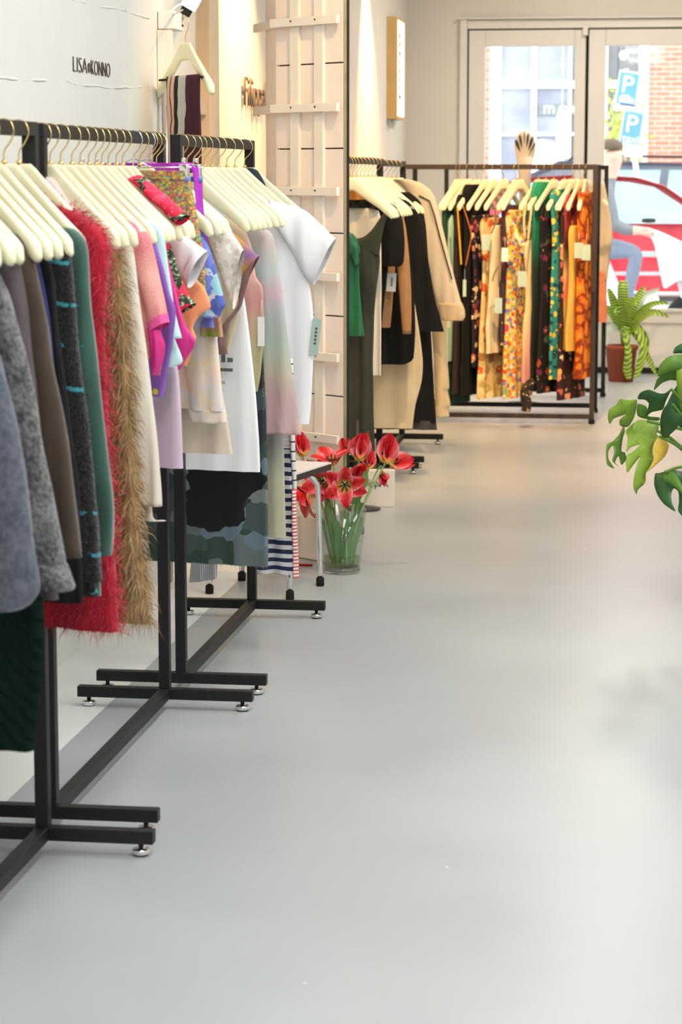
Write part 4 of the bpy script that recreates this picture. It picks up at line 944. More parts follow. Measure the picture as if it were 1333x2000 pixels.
for k in range(900):
    if k % 3:
        x = random.uniform(-zb[0], zb[0]); z0 = zb[1] + .003; dx, dz = random.gauss(0, .003), -random.uniform(.004, .012)
    else:
        px_ = random.uniform(700, 1106); q = g.loc((523 if px_ > 850 else 517, px_)); x = q[0] - .002; z0 = q[1]; dx, dz = random.uniform(.002, .008), random.gauss(0, .004)
    yy = random.uniform(-.012, .012); i = len(fr.v); fr.v += [Vector((x - .0007, yy, z0)), Vector((x + .0007, yy, z0)), Vector((x + dx, yy + random.gauss(0, .003), z0 + dz))]; fr.f.append([i, i + 1, i + 2])
fo = fr.build('frayed_edge', m_fray, g.r, smooth=False); fo['kind'] = 'stuff'
m = zramp('tie_dye', [(0, srgb(200, 170, 170)), (.2, srgb(196, 164, 164)), (.3, srgb(196, 186, 166)), (.42, srgb(174, 188, 174)), (.52, srgb(180, 184, 184)), (.62, srgb(204, 174, 180)), (.72, srgb(188, 196, 194)), (.82, srgb(196, 182, 180)), (.92, srgb(208, 198, 190))], -.83, -.08, .09, 8)
y = 6.80; g = G('tie_dye_coat', 'tie-dye coat', 'long tie-dyed coat fading from pink to sage and rose', 'coat', hk(X3, y), R_(9), g3)
g.body([(455, 420), (490, 440), (514, 462), (522, 560), (532, 660), (542, 760), (550, 840)], m, t=.013)
g.sleeve([(500, 430), (522, 445), (536, 462), (546, 520), (556, 590), (566, 670), (576, 750), (586, 820), (593, 848)], [.1, .11, .12, .125, .13, .135, .14, .145, .15], m, t=.022, yo=-.012, capb=True, fold=.006)
m = zramp('grey_black_painted', [(0, srgb(190, 186, 160)), (.12, srgb(178, 176, 158)), (.22, srgb(150, 152, 146)), (.4, srgb(84, 88, 92)), (.8, (.03, .03, .035))], -1.0, -.1, .5, 4)
y = 6.91; g = G('painted_coat', 'grey and black painted coat', 'black coat brushed with grey and ivory paint', 'coat', hk(X3, y), R_(8), g3)
g.body([(470, 420), (510, 450), (535, 600), (548, 760), (555, 880), (557, 980), (558, 1050)], m, t=.014, fold=.006)
tt = NT('mixed_stripes'); v = tt.coord((1, 1, 1), .01, 14); sx = tt.node('ShaderNodeSeparateXYZ'); tt.link(v, sx.inputs[0])
navy = tt.mix(tt.math('LESS_THAN', tt.math('FRACT', tt.math('MULTIPLY', sx.outputs[2], 1 / .027)), .5), srgb(206, 208, 212), srgb(44, 50, 78))
pinks = tt.mix(tt.math('LESS_THAN', tt.math('FRACT', tt.math('MULTIPLY', sx.outputs[2], 1 / .014)), .5), srgb(232, 222, 224), srgb(226, 196, 202))
m = tt.fin(tt.mix(tt.math('GREATER_THAN', sx.outputs[2], -.86), navy, pinks), .8, .2)
m_rs = stripes('red_white_fine_stripe', srgb(210, 96, 92), srgb(232, 226, 222), .011); m_bs = stripes('white_black_dash', srgb(60, 60, 66), srgb(226, 224, 220), .03, .16)
y = 7.02; g = G('striped_dress', 'navy and white striped dress', 'long dress of navy and white stripes with a red striped edge', 'dress', hk(X3, y), R_(8), g3)
g.body([(480, 420), (515, 450), (540, 600), (560, 760), (570, 880), (573, 960), (575, 1040), (576, 1122)], m, t=.014, fold=.009, lam=.12, lo=.12)
g.loft('side_band', [((566, 700), (574, 700)), ((570, 860), (578, 860)), ((573, 955), (580, 955))], m_bs, t=.012, yo=-.012, seg=16)
g.loft('side_band', [((573, 955), (580, 955)), ((574, 1040), (582, 1040)), ((575, 1128), (584, 1128))], m_rs, t=.012, yo=-.012, seg=16)
m = plain('bright_white_cotton', srgb(247, 248, 252), .8, .2, var=.012, vs=6)
y = 7.16; g = G('white_tee', 'big white tee', 'big plain white tee with a wide sleeve at the rack end', 'T-shirt', hk(X3, y), R_(7), g3)
g.body([(500, 375), (530, 394), (560, 440), (590, 505), (606, 560), (614, 630), (612, 720), (608, 790), (604, 828)], m, t=.016, fold=.007, lam=.13)
g.tsleeve([(528, 392), (560, 398), (600, 412), (630, 440), (658, 466)], [(560, 470), (578, 500), (590, 525), (602, 545), (614, 556)], m, t=.03, yo=-.008, fold=.006)
g.card((622, 622), .028, .115, M['mint'], yo=-.012, tilt=R_(6), marks=True)
m = plain('black_slate_cloth', srgb(56, 60, 70), .8, .2)
y = 7.47; g = G('slate_jacket', 'slate black jacket', 'slate black jacket shoulder at the far end of the third rack', 'jacket', hk(X3, y), R_(5), g3)
g.body([(494, 328), (505, 334), (516, 352), (527, 375), (545, 400), (560, 440), (566, 600), (566, 760)], m, t=.014)
for yh, sh_ in ((6.50, 'ribbed ivory vest'), (6.60, 'white slip'), (6.75, 'white cotton blouse'), (6.86, 'pale shirt'), (7.26, 'plain ivory shirt'), (7.36, 'cream slip')):
    pass
m = stripes('grey_pinstripe', srgb(150, 154, 162), srgb(214, 214, 214), .006, .45, 0)
y = 7.3; g = G('pinstripe_dress', 'grey pinstripe dress', 'grey pinstripe dress whose hem shows under the patchwork coat', 'dress', hk(X3, y), R_(6), g3)
g.loft('body', [((430, 420), (500, 420)), ((400, 600), (500, 600)), ((385, 900), (470, 900)), ((376, 1060), (430, 1060)), ((370, 1138), (424, 1130))], m, t=.014, fold=.006, lam=.05)

# ---- rear racks along the wall
g4 = 'dark clothes on the rear wall racks'; X4 = -1.39; X5 = -1.42; H4 = 1.558
m_black = plain('matt_black_cloth', (.009, .009, .0095), .85, .2)
m_grn = plain('emerald_satin', srgb(24, 106, 70), .35, .5, var=.2, vs=9)
y = 10.17; g = G('green_satin_top', 'emerald satin top', 'emerald satin top with a rosette knot beside the screen edge', 'top', hk(X4, y, H4), R_(6), g4)
g.body([(672, 440), (690, 462), (700, 500), (703, 560), (708, 620), (713, 656)], m_grn, t=.014, fold=.007, lam=.07, lo=-.2)
g.loft('rosette', [((684, 458), (690, 455)), ((680, 470), (700, 466)), ((684, 490), (706, 484)), ((690, 500), (704, 498)), ((696, 520), (704, 516))], m_grn, t=.03, yo=-.02, seg=18, fold=.01, lam=.03, capb=True)
m = plain('dark_olive_jersey', srgb(62, 66, 56), .85, .2, var=.06)
y = 10.27; g = G('olive_dress', 'dark olive long dress', 'long dark olive dress with a scooped neckline behind the screen edge', 'dress', hk(X4, y, H4), R_(6), g4)
g.body([(690, 470), (716, 466), (738, 480), (742, 510), (736, 560), (731, 620), (729, 700), (730, 800), (733, 882)], m, t=.016)
g.tsleeve([(770, 416), (760, 418), (752, 440), (746, 470), (742, 500)], [(757, 406), (742, 428), (728, 448), (712, 462), (690, 468)], m, 'strap', t=.01, yo=-.006, fold=.001)
m_wh = plain('warm_white_cotton', srgb(222, 216, 206), .8, .2, var=.03)
y = 10.37; g = G('white_blouse', 'white blouse', 'white blouse seen through the olive neckline and below it', 'blouse', hk(X4, y, H4), R_(6), g4)
g.body([(690, 400), (740, 412), (745, 470), (746, 560), (745, 620), (745, 733)], m_wh, t=.014)
g.body([(700, 368), (726, 378), (738, 390)], plain('caramel_lining', srgb(176, 122, 62), .7), 'caramel_collar', t=.012, yo=-.012, sub=3); g.body([(720, 392), (744, 398), (744, 406)], m_black, 'black_collar_band', t=.012, yo=-.016, sub=3)
y = 10.50; g = G('black_puff_top', 'black puff-sleeve top', 'black top with a puffed sleeve beside the olive dress', 'top', hk(X4, y, H4), R_(5), g4)
g.body([(720, 380), (755, 400), (762, 470), (755, 560), (745, 640), (744, 730)], m_black, t=.016)
g.sleeve([(756, 392), (776, 404), (788, 430), (792, 470), (790, 510), (784, 520)], [.05, .08, .1, .11, .11, .09], m_black, t=.04, yo=-.012, capb=True)
m = plain('camel_knit', srgb(168, 128, 88), .85, .2, var=.08, vs=20)
y = 10.64; g = G('camel_cardigan', 'camel cardigan', 'camel ribbed cardigan sleeve with a hanging white price tag', 'cardigan', hk(X4, y, H4), R_(5), g4)
g.body([(730, 385), (770, 405), (775, 480), (770, 560), (762, 640)], m, t=.014); g.sleeve([(772, 395), (786, 412), (795, 450), (801, 510), (804, 560), (805, 610), (804, 652)], [.05, .06, .06, .06, .058, .05, .038], m, t=.02, yo=-.01, capb=True)
g.card((772, 532), .043, .085, M['white'], yo=-.07, tilt=R_(3), marks=True)
y = 10.78; g = G('black_dress', 'long black dress', 'long black dress with an uneven hem below the camel sleeve', 'dress', hk(X4, y, H4), R_(5), g4)
g.body([(740, 385), (780, 405), (800, 480), (808, 560), (812, 640), (808, 700), (790, 712)], m_black, t=.016)
m_iv = plain('ivory_silk', srgb(206, 190, 158), .6, .3, var=.06, vs=6)
y = 10.92; g = G('ivory_skirt', 'long ivory skirt', 'long ivory skirt hanging below the black dresses', 'skirt', hk(X4, y, H4), R_(5), g4)
g.body([(770, 420), (790, 500), (812, 600), (826, 700), (824, 745), (812, 790), (806, 837)], m_iv, t=.014, fold=.008, lam=.12)
y = 11.07; g = G('black_coat', 'flared black coat', 'flared black coat with a wide long sleeve on the rear rack', 'coat', hk(X4, y, H4), R_(4), g4)
g.body([(760, 375), (800, 395), (825, 430), (836, 500), (848, 570), (860, 620), (868, 648)], m_black, t=.016)
y = 11.22; g = G('black_sheer_skirt', 'black sheer-hem skirt', 'black skirt with a sheer mesh hem', 'skirt', hk(X4, y, H4), R_(4), g4)
g.body([(800, 420), (825, 500), (840, 620), (846, 720), (850, 780), (853, 826)], m_black, t=.014); g.body([(852, 822), (854, 840)], plain('sheer_mesh', (.06, .055, .055), .7), 'mesh_hem', t=.014, sub=3, cap=False)
m_cam = plain('sand_linen', srgb(204, 184, 150), .8, .2, var=.05, vs=8)
y = 11.75; g = G('black_blazer', 'black blazer', 'black blazer lapel just before the beige jacket', 'blazer', hk(X5, y, 1.552), R_(4), g4)
g.body([(800, 375), (822, 395), (832, 440), (838, 520), (842, 600)], m_black, t=.016)
m_bei = plain('beige_wool', srgb(206, 194, 172), .8, .2, var=.03, vs=7)
y = 11.95; g = G('beige_jacket', 'beige piped jacket', 'beige wide-sleeved jacket with dark piping and turned cuff', 'jacket', hk(X5, y, 1.552), R_(4), g4)
g.body([(795, 352), (815, 362), (838, 376), (852, 420), (862, 500), (866, 580), (866, 620)], m_bei, t=.016)
g.sleeve([(800, 350), (825, 358), (846, 376), (860, 420), (872, 470), (886, 530), (898, 575), (904, 596)], [.08, .11, .13, .14, .14, .135, .13, .125], m_bei, t=.028, yo=-.012)
g.sleeve([(904, 592), (909, 604), (910, 618), (906, 626)], [.13, .135, .13, .11], m_cam, 'cuff', t=.034, yo=-.012, capb=True, sub=3)
pts = [g.loc(p) for p in ((822, 382), (842, 392), (852, 420), (862, 460), (876, 510), (886, 545))]
MB().tube([(x, -.044, z) for x, z in pts], .0035, 6).build('piping', m_black, g.r)
y = 12.15; g = G('sand_trousers', 'sand ruched trousers', 'sand coloured trousers with ruched lower legs', 'trousers', hk(X5, y, 1.552), R_(4), g4)
g.loft('leg', [((842, 560), (872, 560)), ((844, 640), (873, 640)), ((848, 700), (874, 700)), ((849, 755), (878, 755)), ((850, 762), (875, 764)), ((851, 790), (880, 790)), ((850, 798), (876, 799)), ((852, 815), (878, 814))], m_cam, t=.04, seg=24, capb=True)
g.loft('leg', [((780, 560), (838, 560)), ((790, 700), (836, 700)), ((795, 815), (836, 815))], m_cam, t=.04, seg=24, capb=True)
y = 12.35; g = G('cream_piped_coat', 'cream coat', 'cream coat with a narrow shoulder behind the beige jacket', 'coat', hk(X5, y, 1.552), R_(3), g4)
g.body([(812, 355), (832, 365), (850, 385), (862, 440), (872, 520), (878, 600), (880, 640)], m_bei, t=.014)

# ---- patterned dresses on the double rack
g6 = 'patterned dresses on the double rack'; YR = 13.83; HZ6 = 1.54
def dress(name, short, label, xl, y0, y1, mat, au=None, half=(.17, .14, .16), t=.018, rail=0, extra=None, fold=.008, cat='dress'):
    Y = 13.83 + .67 * rail; au = R_(115) if au is None else au
    hx_ = xat(xl, Y - .14, 500) - math.cos(au) * half[0]
    g = G(name, short, label, cat, (hx_, Y, HZ6 - HANG_Z), au, g6)
    zt, zb = zat(y0, Y - .1), zat(y1, Y - .1); k = HZ6 - HANG_Z; w0, w1, w2 = half
    pts = [(w0 * .8, zt - k, 'L'), (w0, zt - k - .05, 'L'), (w1, zt - k - .3, 'L'), ((w1 + w2) / 2, (zt + zb) / 2 - k - .1, 'L'), (w2, zb - k + .15, 'L'), (w2, zb - k, 'L')]
    g.body(pts, mat, t=t, fold=fold, lam=.1)
    if extra: extra(g)
    return g
def near_tag(px, py, mat=None, w=.055, h=.095, Y=13.55):
    return (px, py, mat or M['mint'], w, h, Y)
def add_tag(g, px, py, mat=None, w=.05, h=.09, Y=13.58):
    p = PY(px, py, Y); o = MB().bbox((-w / 2, -.001, -h), (w / 2, .001, 0)).build('price_tag', mat or M['mint'], g.r, smooth=False)
    q = g.r.matrix_basis.inverted() @ p if False else Matrix.Rotation(g.a, 4, 'Z') @ (p - g.h); o.location = q; o.rotation_euler = (0, 0, g.a)
    MB().tube([(0, 0, 0), (0, .02, .06)], .001, 5).build('tag_string', M['white'], o)
def strap_line(g, pts, mat, r, Y=13.57, name='strap'):
    P = [Matrix.Rotation(g.a, 4, 'Z') @ (PY(x, y_, Y) - g.h) for x, y_ in pts]
    MB().tube(smooth_path(P, 4), r, 6).build(name, mat, g.r)
m_dg = plain('dark_green_crepe', srgb(30, 66, 52), .7, .3, var=.2); m_mint = plain('mint_crepe', srgb(158, 190, 170), .7, .3, var=.04)
m_must = plain('mustard_ribbon', srgb(206, 156, 44), .6, .3); m_chrb = plain('dark_brown_crepe', srgb(46, 38, 36), .8, .2)
g = dress('green_dress', 'dark green dress', 'dark green dress at the left end of the patterned dresses', 866, 400, 790, m_dg)
g = dress('mint_dress', 'mint green slip', 'mint green slip peeping out under the beige cuff', 876, 420, 705, m_mint, half=(.15, .14, .19))
g = dress('black_mustard_dress', 'black dress with mustard trim', 'long black brown dress with hanging mustard ribbons', 888, 380, 768, m_chrb, half=(.16, .15, .17))
strap_line(g, [(894, 405), (897, 450), (901, 510), (901, 516)], m_must, .006, 13.52, 'ribbon'); strap_line(g, [(904, 400), (914, 430), (921, 460), (916, 490), (910, 520)], plain('rust_ribbon', srgb(176, 100, 44), .6), .004, 13.5, 'ribbon')
add_tag(g, 908, 546, w=.02, h=.1)
g = dress('black_slip', 'black slip dress', 'plain black slip dress right of the mustard ribbons', 905, 360, 772, m_black, half=(.16, .14, .17))
m = floral('dark_rose_print', srgb(34, 24, 36), [srgb(196, 120, 104), srgb(214, 190, 150), srgb(150, 60, 70), srgb(34, 24, 36), srgb(90, 60, 96)], 26, .5, .02)
g = dress('dark_rose_dress', 'dark rose print dress', 'black dress with rose and cream flowers', 921, 420, 716, m)
m = floral('gold_rose_print', srgb(214, 186, 130), [srgb(206, 96, 44), srgb(236, 214, 160), srgb(190, 160, 96), srgb(226, 200, 150), srgb(160, 110, 60)], 18, .55, .03)
g = dress('gold_rose_dress', 'gold rose print dress', 'cream gold dress printed with rust roses', 939, 425, 778, m, half=(.16, .13, .17))
add_tag(g, 950, 458)
m = plain('oatmeal_crepe', srgb(224, 204, 170), .8, .2, var=.03)
g = dress('oatmeal_dress', 'oatmeal tie dress', 'oatmeal dress with brown tie straps', 959, 440, 688, m, half=(.15, .15, .2), t=.022)
m_bt = plain('brown_tie_cloth', srgb(120, 88, 66), .7); strap_line(g, [(968, 405), (968, 435), (960, 456)], m_bt, .005, 13.5); strap_line(g, [(974, 520), (966, 535), (962, 550)], m_bt, .004, 13.5, 'waist_tie'); add_tag(g, 974, 582, w=.045)
m = floral('pepper_print', srgb(178, 156, 116), [srgb(96, 80, 60), srgb(206, 190, 150)], 90, .5, .01)
g = dress('pepper_dress', 'speckled tan dress', 'tan speckled dress hanging below the oatmeal dress', 962, 440, 738, m, half=(.13, .12, .15), rail=1)
m = floral('plum_flower_print', srgb(70, 46, 62), [srgb(230, 110, 96), srgb(70, 46, 62), srgb(214, 170, 80), srgb(70, 46, 62), srgb(150, 90, 110)], 20, .32, .02)
g = dress('plum_dress', 'plum floral dress', 'plum dress with scattered coral flowers', 981, 400, 672, m, half=(.16, .14, .17)); add_tag(g, 987, 484, M['white'], .04, .08)
m = floral('bright_flower_print', srgb(226, 206, 130), [srgb(214, 60, 44), srgb(240, 190, 50), srgb(236, 226, 200), srgb(110, 120, 190), srgb(232, 130, 60), srgb(150, 170, 110)], 46, .6, .012)
g = dress('bright_floral_dress', 'bright floral dress', 'bright yellow and red floral dress with a flared sleeve', 990, 410, 776, m, half=(.16, .13, .18), t=.024)
strap_line(g, [(1000, 440), (1012, 465), (1022, 480)], m, .02, 13.5, 'sleeve_edge'); add_tag(g, 1021, 530)
m = zramp('beige_to_pink', [(0, srgb(226, 156, 150)), (.15, srgb(230, 178, 150)), (.3, srgb(222, 198, 150)), (.6, srgb(214, 194, 150)), (1, srgb(220, 202, 164))], -1.12, -.1, .05, 6)
g = dress('ombre_dress', 'beige to pink dress', 'beige dress fading to pink with draped straps', 1027, 470, 745, m, half=(.15, .13, .17), t=.022)
strap_line(g, [(1028, 395), (1024, 430), (1026, 465)], m, .007, 13.5); strap_line(g, [(1040, 395), (1036, 430), (1032, 470)], m, .007, 13.52)
m = zramp('emerald_to_black', [(0, (.01, .012, .011)), (.5, (.012, .03, .024)), (.7, srgb(24, 110, 84)), (1, srgb(46, 150, 116))], -1.0, -.05, .03, 8)
g = dress('emerald_dress', 'emerald to black dress', 'emerald dress darkening to black', 1040, 355, 760, m, half=(.16, .14, .15))
m = floral('burgundy_print', (.012, .01, .012), [srgb(110, 40, 70), (.012, .01, .012), srgb(150, 70, 50), (.012, .01, .012), srgb(60, 80, 60)], 18, .4, .05)
g = dress('burgundy_dress', 'black and burgundy dress', 'black dress with burgundy and grey brush marks', 1056, 400, 765, m, half=(.16, .14, .18), t=.022)
m_scr = floral('gold_fleck_scarf', (.03, .02, .018), [srgb(190, 160, 100), (.03, .02, .018), (.03, .02, .018)], 70, .4, .01)
strap_line(g, [(1042, 742), (1032, 755), (1025, 768), (1030, 785), (1028, 803)], m_scr, .03, 13.5, 'fringed_scarf')
m = floral('teal_yellow_print', srgb(52, 140, 136), [srgb(230, 194, 40), srgb(52, 140, 136), srgb(240, 210, 80), srgb(30, 70, 80)], 30, .5, .02)
g = dress('teal_yellow_dress', 'teal and yellow dress', 'teal dress with yellow flowers', 1076, 370, 738, m, half=(.17, .14, .16)); 
m = floral('brown_bloom_print', srgb(58, 34, 32), [srgb(222, 170, 96), srgb(214, 140, 110), srgb(58, 34, 32), srgb(190, 90, 80), srgb(236, 214, 170)], 18, .42, .03)
g = dress('brown_bloom_dress', 'brown bloom dress', 'dark brown dress with large ochre and rose blooms', 1095, 400, 778, m, half=(.16, .14, .17))
m = zramp('rose_olive', [(0, srgb(176, 160, 56)), (.2, srgb(190, 170, 100)), (.3, srgb(222, 120, 96)), (.45, srgb(200, 160, 120)), (.6, srgb(60, 36, 36)), (1, srgb(196, 70, 90))], -.95, -.05, .12, 10)
g = dress('rose_olive_dress', 'rose and olive dress', 'dress banded in rose, tan and olive beside the mustard dress', 1101, 380, 680, m, R_(110), half=(.14, .13, .14))
m = plain('mustard_crepe', srgb(214, 172, 84), .75, .25, var=.05, vs=9)
g = dress('mustard_dress', 'mustard dress', 'plain mustard dress with two mint tags', 1114, 440, 682, m, R_(108), half=(.16, .15, .18), t=.024); add_tag(g, 1131, 474); add_tag(g, 1146, 478, Y=13.56)
m = marble('orange_marbled', [(0, srgb(120, 44, 16)), (.07, srgb(170, 70, 22)), (.16, srgb(226, 120, 34)), (.5, srgb(240, 150, 50))], 13, .08)
g = dress('orange_dress', 'orange marbled dress', 'orange dress with rust marbled lines at the right end', 1134, 375, 736, m, R_(98), half=(.17, .15, .18), t=.034)
# farthest rack
m = plain('pale_sand_cotton', srgb(214, 196, 170), .8, .2, var=.03)
hx_ = xat(1168, 15.55, 400)
g = G('sand_blouse', 'sand blouse', 'sand blouse sticking out right of the double rack', 'blouse', (hx_ - .1, 15.55, HZ6 - HANG_Z), R_(35), g6)
g.body([(1180, 355), (1188, 395), (1195, 438), (1197, 468), (1192, 500), (1189, 545)], m, t=.02)
m = plain('salmon_print', srgb(222, 140, 106), .8, .2, var=.1, vs=40)
g = G('salmon_dress', 'salmon dress', 'salmon dress below the sand blouse', 'dress', (hx_ - .17, 15.55, HZ6 - HANG_Z), R_(35), g6)
g.body([(1182, 530), (1184, 560), (1186, 600), (1184, 630)], m, t=.014)
for sx_ in (-1, 1): g.loft('strap', [((sx_ * .09, -.06, 'L'), (sx_ * .1, -.06, 'L')), ((sx_ * .09, -.75, 'L'), (sx_ * .1, -.75, 'L'))], m, t=.004, seg=10, fold=0)
#SECTION4
# ------------------------------------------------------------------ slatted white screen
A = Vector((xat(541, 8.85), 8.85, 0)); B = Vector((xat(671, 8.6), 8.6, 0)); Lf = Vector((xat(521, 9.02), 9.02, 0))
scr = thing('slatted_screen', 'tall pale pink slatted wooden screen standing behind the white tee', 'screen', (B.x, B.y, 0))
ud = (A - B).normalized(); nd = Vector((ud.y, -ud.x, 0));
if nd.y > 0: nd = -nd
Wd = (A - B).length; rz = math.atan2(ud.y, ud.x); HS = 2.75; k8 = 8.62 / 4548
zs = [1.483 + (340 - y) * k8 for y in (-122, 41, 210, 374, 542, 702, 866, 1024)]
zj = [1.483 + (340 - y) * k8 for y in (-40, 124, 290, 456, 620, 780, 940)]
RZ = Matrix.Rotation(rz, 3, 'Z')
def sbox(c0, c1, z0, z1, d0, d1, name, mat, bevel=.0015, parent=None):
    """box on the screen's face: c along the face from its right end, d outwards"""
    mb = MB(); pts = [ud * c0 + nd * d0, ud * c1 + nd * d0, ud * c1 + nd * d1, ud * c0 + nd * d1]
    mb.v = [p + Vector((0, 0, z0)) for p in pts] + [p + Vector((0, 0, z1)) for p in pts]
    mb.f = [[3, 2, 1, 0], [4, 5, 6, 7], [0, 1, 5, 4], [1, 2, 6, 5], [2, 3, 7, 6], [3, 0, 4, 7]]
    return mb.build(name, mat, parent or scr, smooth=False, bevel=bevel)
sbox(0, Wd, 0, HS, -.03, -.012, 'backing', M['dark'], 0)
edges = [0.0] + sorted(zj) + [HS]
for a_, b_ in zip(edges[:-1], edges[1:]):
    for c0, c1 in ((0.002, Wd * .33), (Wd * .33 + .002, Wd * .66), (Wd * .66 + .002, Wd - .002)):
        sbox(c0, c1, a_ + .0025, b_ - .0025, -.012, 0.0, 'board', M['pale'])
for c0 in (.26, .62):
    for k in range(len(zs) - 1): sbox(Wd * c0, Wd * (c0 + .13), zs[k + 1] - .015, zs[k] - .016, 0, .014, 'batten', M['lath'])
ld = (Lf - A).normalized(); ln = Vector((ld.y, -ld.x, 0))
if ln.y > 0: ln = -ln
if ln.x > 0: ln = -ln
wing = MB(); a0 = A - B; l0 = Lf - B
wing.v = [a0, l0, l0 - ln * .02, a0 - ln * .02]; wing.v = wing.v + [v + Vector((0, 0, HS)) for v in wing.v]
wing.f = [[3, 2, 1, 0], [4, 5, 6, 7], [0, 1, 5, 4], [1, 2, 6, 5], [2, 3, 7, 6], [3, 0, 4, 7]]
wing.build('side_board', M['pale'], scr, smooth=False)
for z in zs:
    s_ = sbox(.004, Wd + .002, z - .016, z + .016, .014, .03, 'slat', M['lath'])
    for c0 in (.325, .685):
        mb = MB(); c = ud * (Wd * c0) + nd * .0302 + Vector((0, 0, z + .003)); mb.box(c, (.006, .004, .006), rz); mb.build('screw', M['dark'], s_, smooth=False)
    w_ = MB(); e = a0 + nd * .014; f_ = Vector((xat(497, 9.12), 9.12, 0)) - B
    w_.v = [e, f_, f_ - ln * .016, e - ln * .016]; w_.v = [v + Vector((0, 0, z - .016)) for v in w_.v] + [v + Vector((0, 0, z + .016)) for v in w_.v]
    w_.f = wing.f; w_.build('slat_wing', M['lath'], scr, smooth=False)
eg = MB(); p_ = Vector((.006, 0, 0)); q_ = -nd * .03 + Vector((.009, .07, 0))
eg.v = [Vector((0.0005, 0, 0)), Vector((.011, .0, 0)), Vector((.011, .035, 0)), Vector((.0005, .035, 0))]; eg.v = eg.v + [v + Vector((0, 0, HS)) for v in eg.v]; eg.f = wing.f
eg.build('mirror_edge', M['olive'], scr, smooth=False)

# ------------------------------------------------------------------ stool
st_c = Vector((-1.398, 8.06, 0)); st = thing('stool', 'white-topped stool with bent chrome legs beside the vase', 'stool', st_c, R_(-13))
m_top = plain('white_laminate', srgb(226, 222, 220), .35, .4, var=.02)
MB().bbox((-.19, -.17, .447), (.19, .17, .452)).build('seat_top', m_top, st, smooth=False)
MB().bbox((-.19, -.17, .425), (.19, .17, .447)).build('seat_edge', plain('dark_ply_edge', srgb(60, 52, 44), .6), st, smooth=False)
for s in (-1, 1):
    pts = [(s * .155, -.145, .02), (s * .15, -.14, .33), (s * .143, -.128, .385), (s * .12, -.11, .412), (s * .08, -.1, .42)]
    MB().tube(smooth_path(pts, 4), .0105, 10).build('leg', M['chrome'], st)
    pts = [(s * .155, .145, .02), (s * .15, .14, .33), (s * .143, .128, .385), (s * .12, .11, .412), (s * .08, .1, .42)]
    MB().tube(smooth_path(pts, 4), .0105, 10).build('leg', M['chrome'], st)
    MB().tube([(s * .08, -.1, .42), (s * .08, .1, .42)], .008, 8).build('seat_rail', M['chrome'], st)
    for y in (-.1455, .1455): MB().lathe([(.0135, 0), (.015, .004), (.0145, .03), (.0125, .032)], 14, (s * .1552, y, 0)).build('rubber_foot', M['rubber'], st)

# ------------------------------------------------------------------ vase and tulips
vc = PZ(669, 1117); vc.z = 0; pxm = vc.y / 4548
vs = thing('glass_vase', 'clear tapering glass vase on the floor holding the tulips', 'vase', vc)
rb, rt_, hv = 36.5 * pxm, 49 * pxm, .245
m_gl = glassy('clear_glass', (.93, .97, .95), .12)
MB().lathe([(rb - .001, .018), (rb, .02), (rt_, hv), (rt_ - .003, hv), (rb - .004, .024)], 40, cap=False).build('glass_wall', m_gl, vs)
t = NT('thick_glass_base'); t.b.inputs['Transmission Weight'].default_value = .85; m_tb = t.fin((.9, .95, .93), .04, .5)
MB().lathe([(rb - .004, 0), (rb - .0005, .004), (rb, .02), (rb - .006, .022)], 40).build('glass_base', m_tb, vs)
m_wat = glassy('murky_water', (.80, .82, .52), .1)
wt = MB().lathe([(rb - .006, .0225), (rb - .0035, .06), (rb - .01, .0605)], 32).build('water', m_wat, vs)
m_leaf = plain('tulip_leaf_green', srgb(104, 148, 84), .5, .4, var=.18, vs=18); m_stem = plain('tulip_stem_green', srgb(164, 190, 122), .5, .3, var=.1)
tt = NT('tulip_petal_red'); v = tt.coord(); gr = tt.node('ShaderNodeSeparateXYZ'); tt.link(v, gr.inputs[0])
mr = tt.node('ShaderNodeMapRange'); mr.inputs[1].default_value = 0; mr.inputs[2].default_value = .07; tt.link(gr.outputs[2], mr.inputs[0])
v3 = tt.coord((1, 1, .18)); nz = tt.noise(v3, 130, 2)
ax = tt.math('MULTIPLY', tt.math('ABSOLUTE', gr.outputs[0]), 46.0); fx_ = tt.math('ADD', tt.math('MULTIPLY', ax, .75), tt.math('MULTIPLY', tt.math('SUBTRACT', nz, .5), .9))
red = tt.ramp(fx_, [(.05, srgb(188, 22, 30)), (.3, srgb(212, 40, 44)), (.55, srgb(232, 84, 92)), (.85, srgb(244, 160, 160))]); yel = srgb(238, 206, 96)
m_pet = tt.fin(tt.mix(tt.ramp(mr.outputs[0], [(.05, (1, 1, 1)), (.28, (0, 0, 0))]), red, yel), .5, .3)
def petal_mesh(L_, W_, open_):
    mb = MB(); rows = []
    for i in range(9):
        t_ = i / 8; w_ = W_ * (math.sin(math.pi * min(1, t_ * .86 + .1)) ** .8) * (1 if t_ < 1 else .35); ang = open_ * (t_ ** .8)
        rows.append([(x * w_, 0, 0, t_) for x in (-1, -.5, 0, .5, 1)])
    out = []; z = 0; y = 0
    for i, r in enumerate(rows):
        t_ = i / 8; a_ = -.5 + open_ * (t_ ** .7) if open_ < .8 else open_ * (.25 + .75 * t_)
        if i: y += math.sin(a_) * L_ / 8; z += math.cos(a_) * L_ / 8
        out.append([Vector((x, .008 + y - .55 * (x * x) / (W_ + 1e-6) * (1 - .4 * t_) + random.gauss(0, .0006), z)) for (x, _, _, _) in r])
    mb.grid(out); me = mb.mesh('petal', m_pet); return me
PET = {k: petal_mesh(.07, .026, o_) for k, o_ in (('cup', .35), ('open', 1.25), ('wide', 1.75))}
STM = MB().tube([(0, 0, 0), (0, 0, .014)], [.0035, .003], 6)
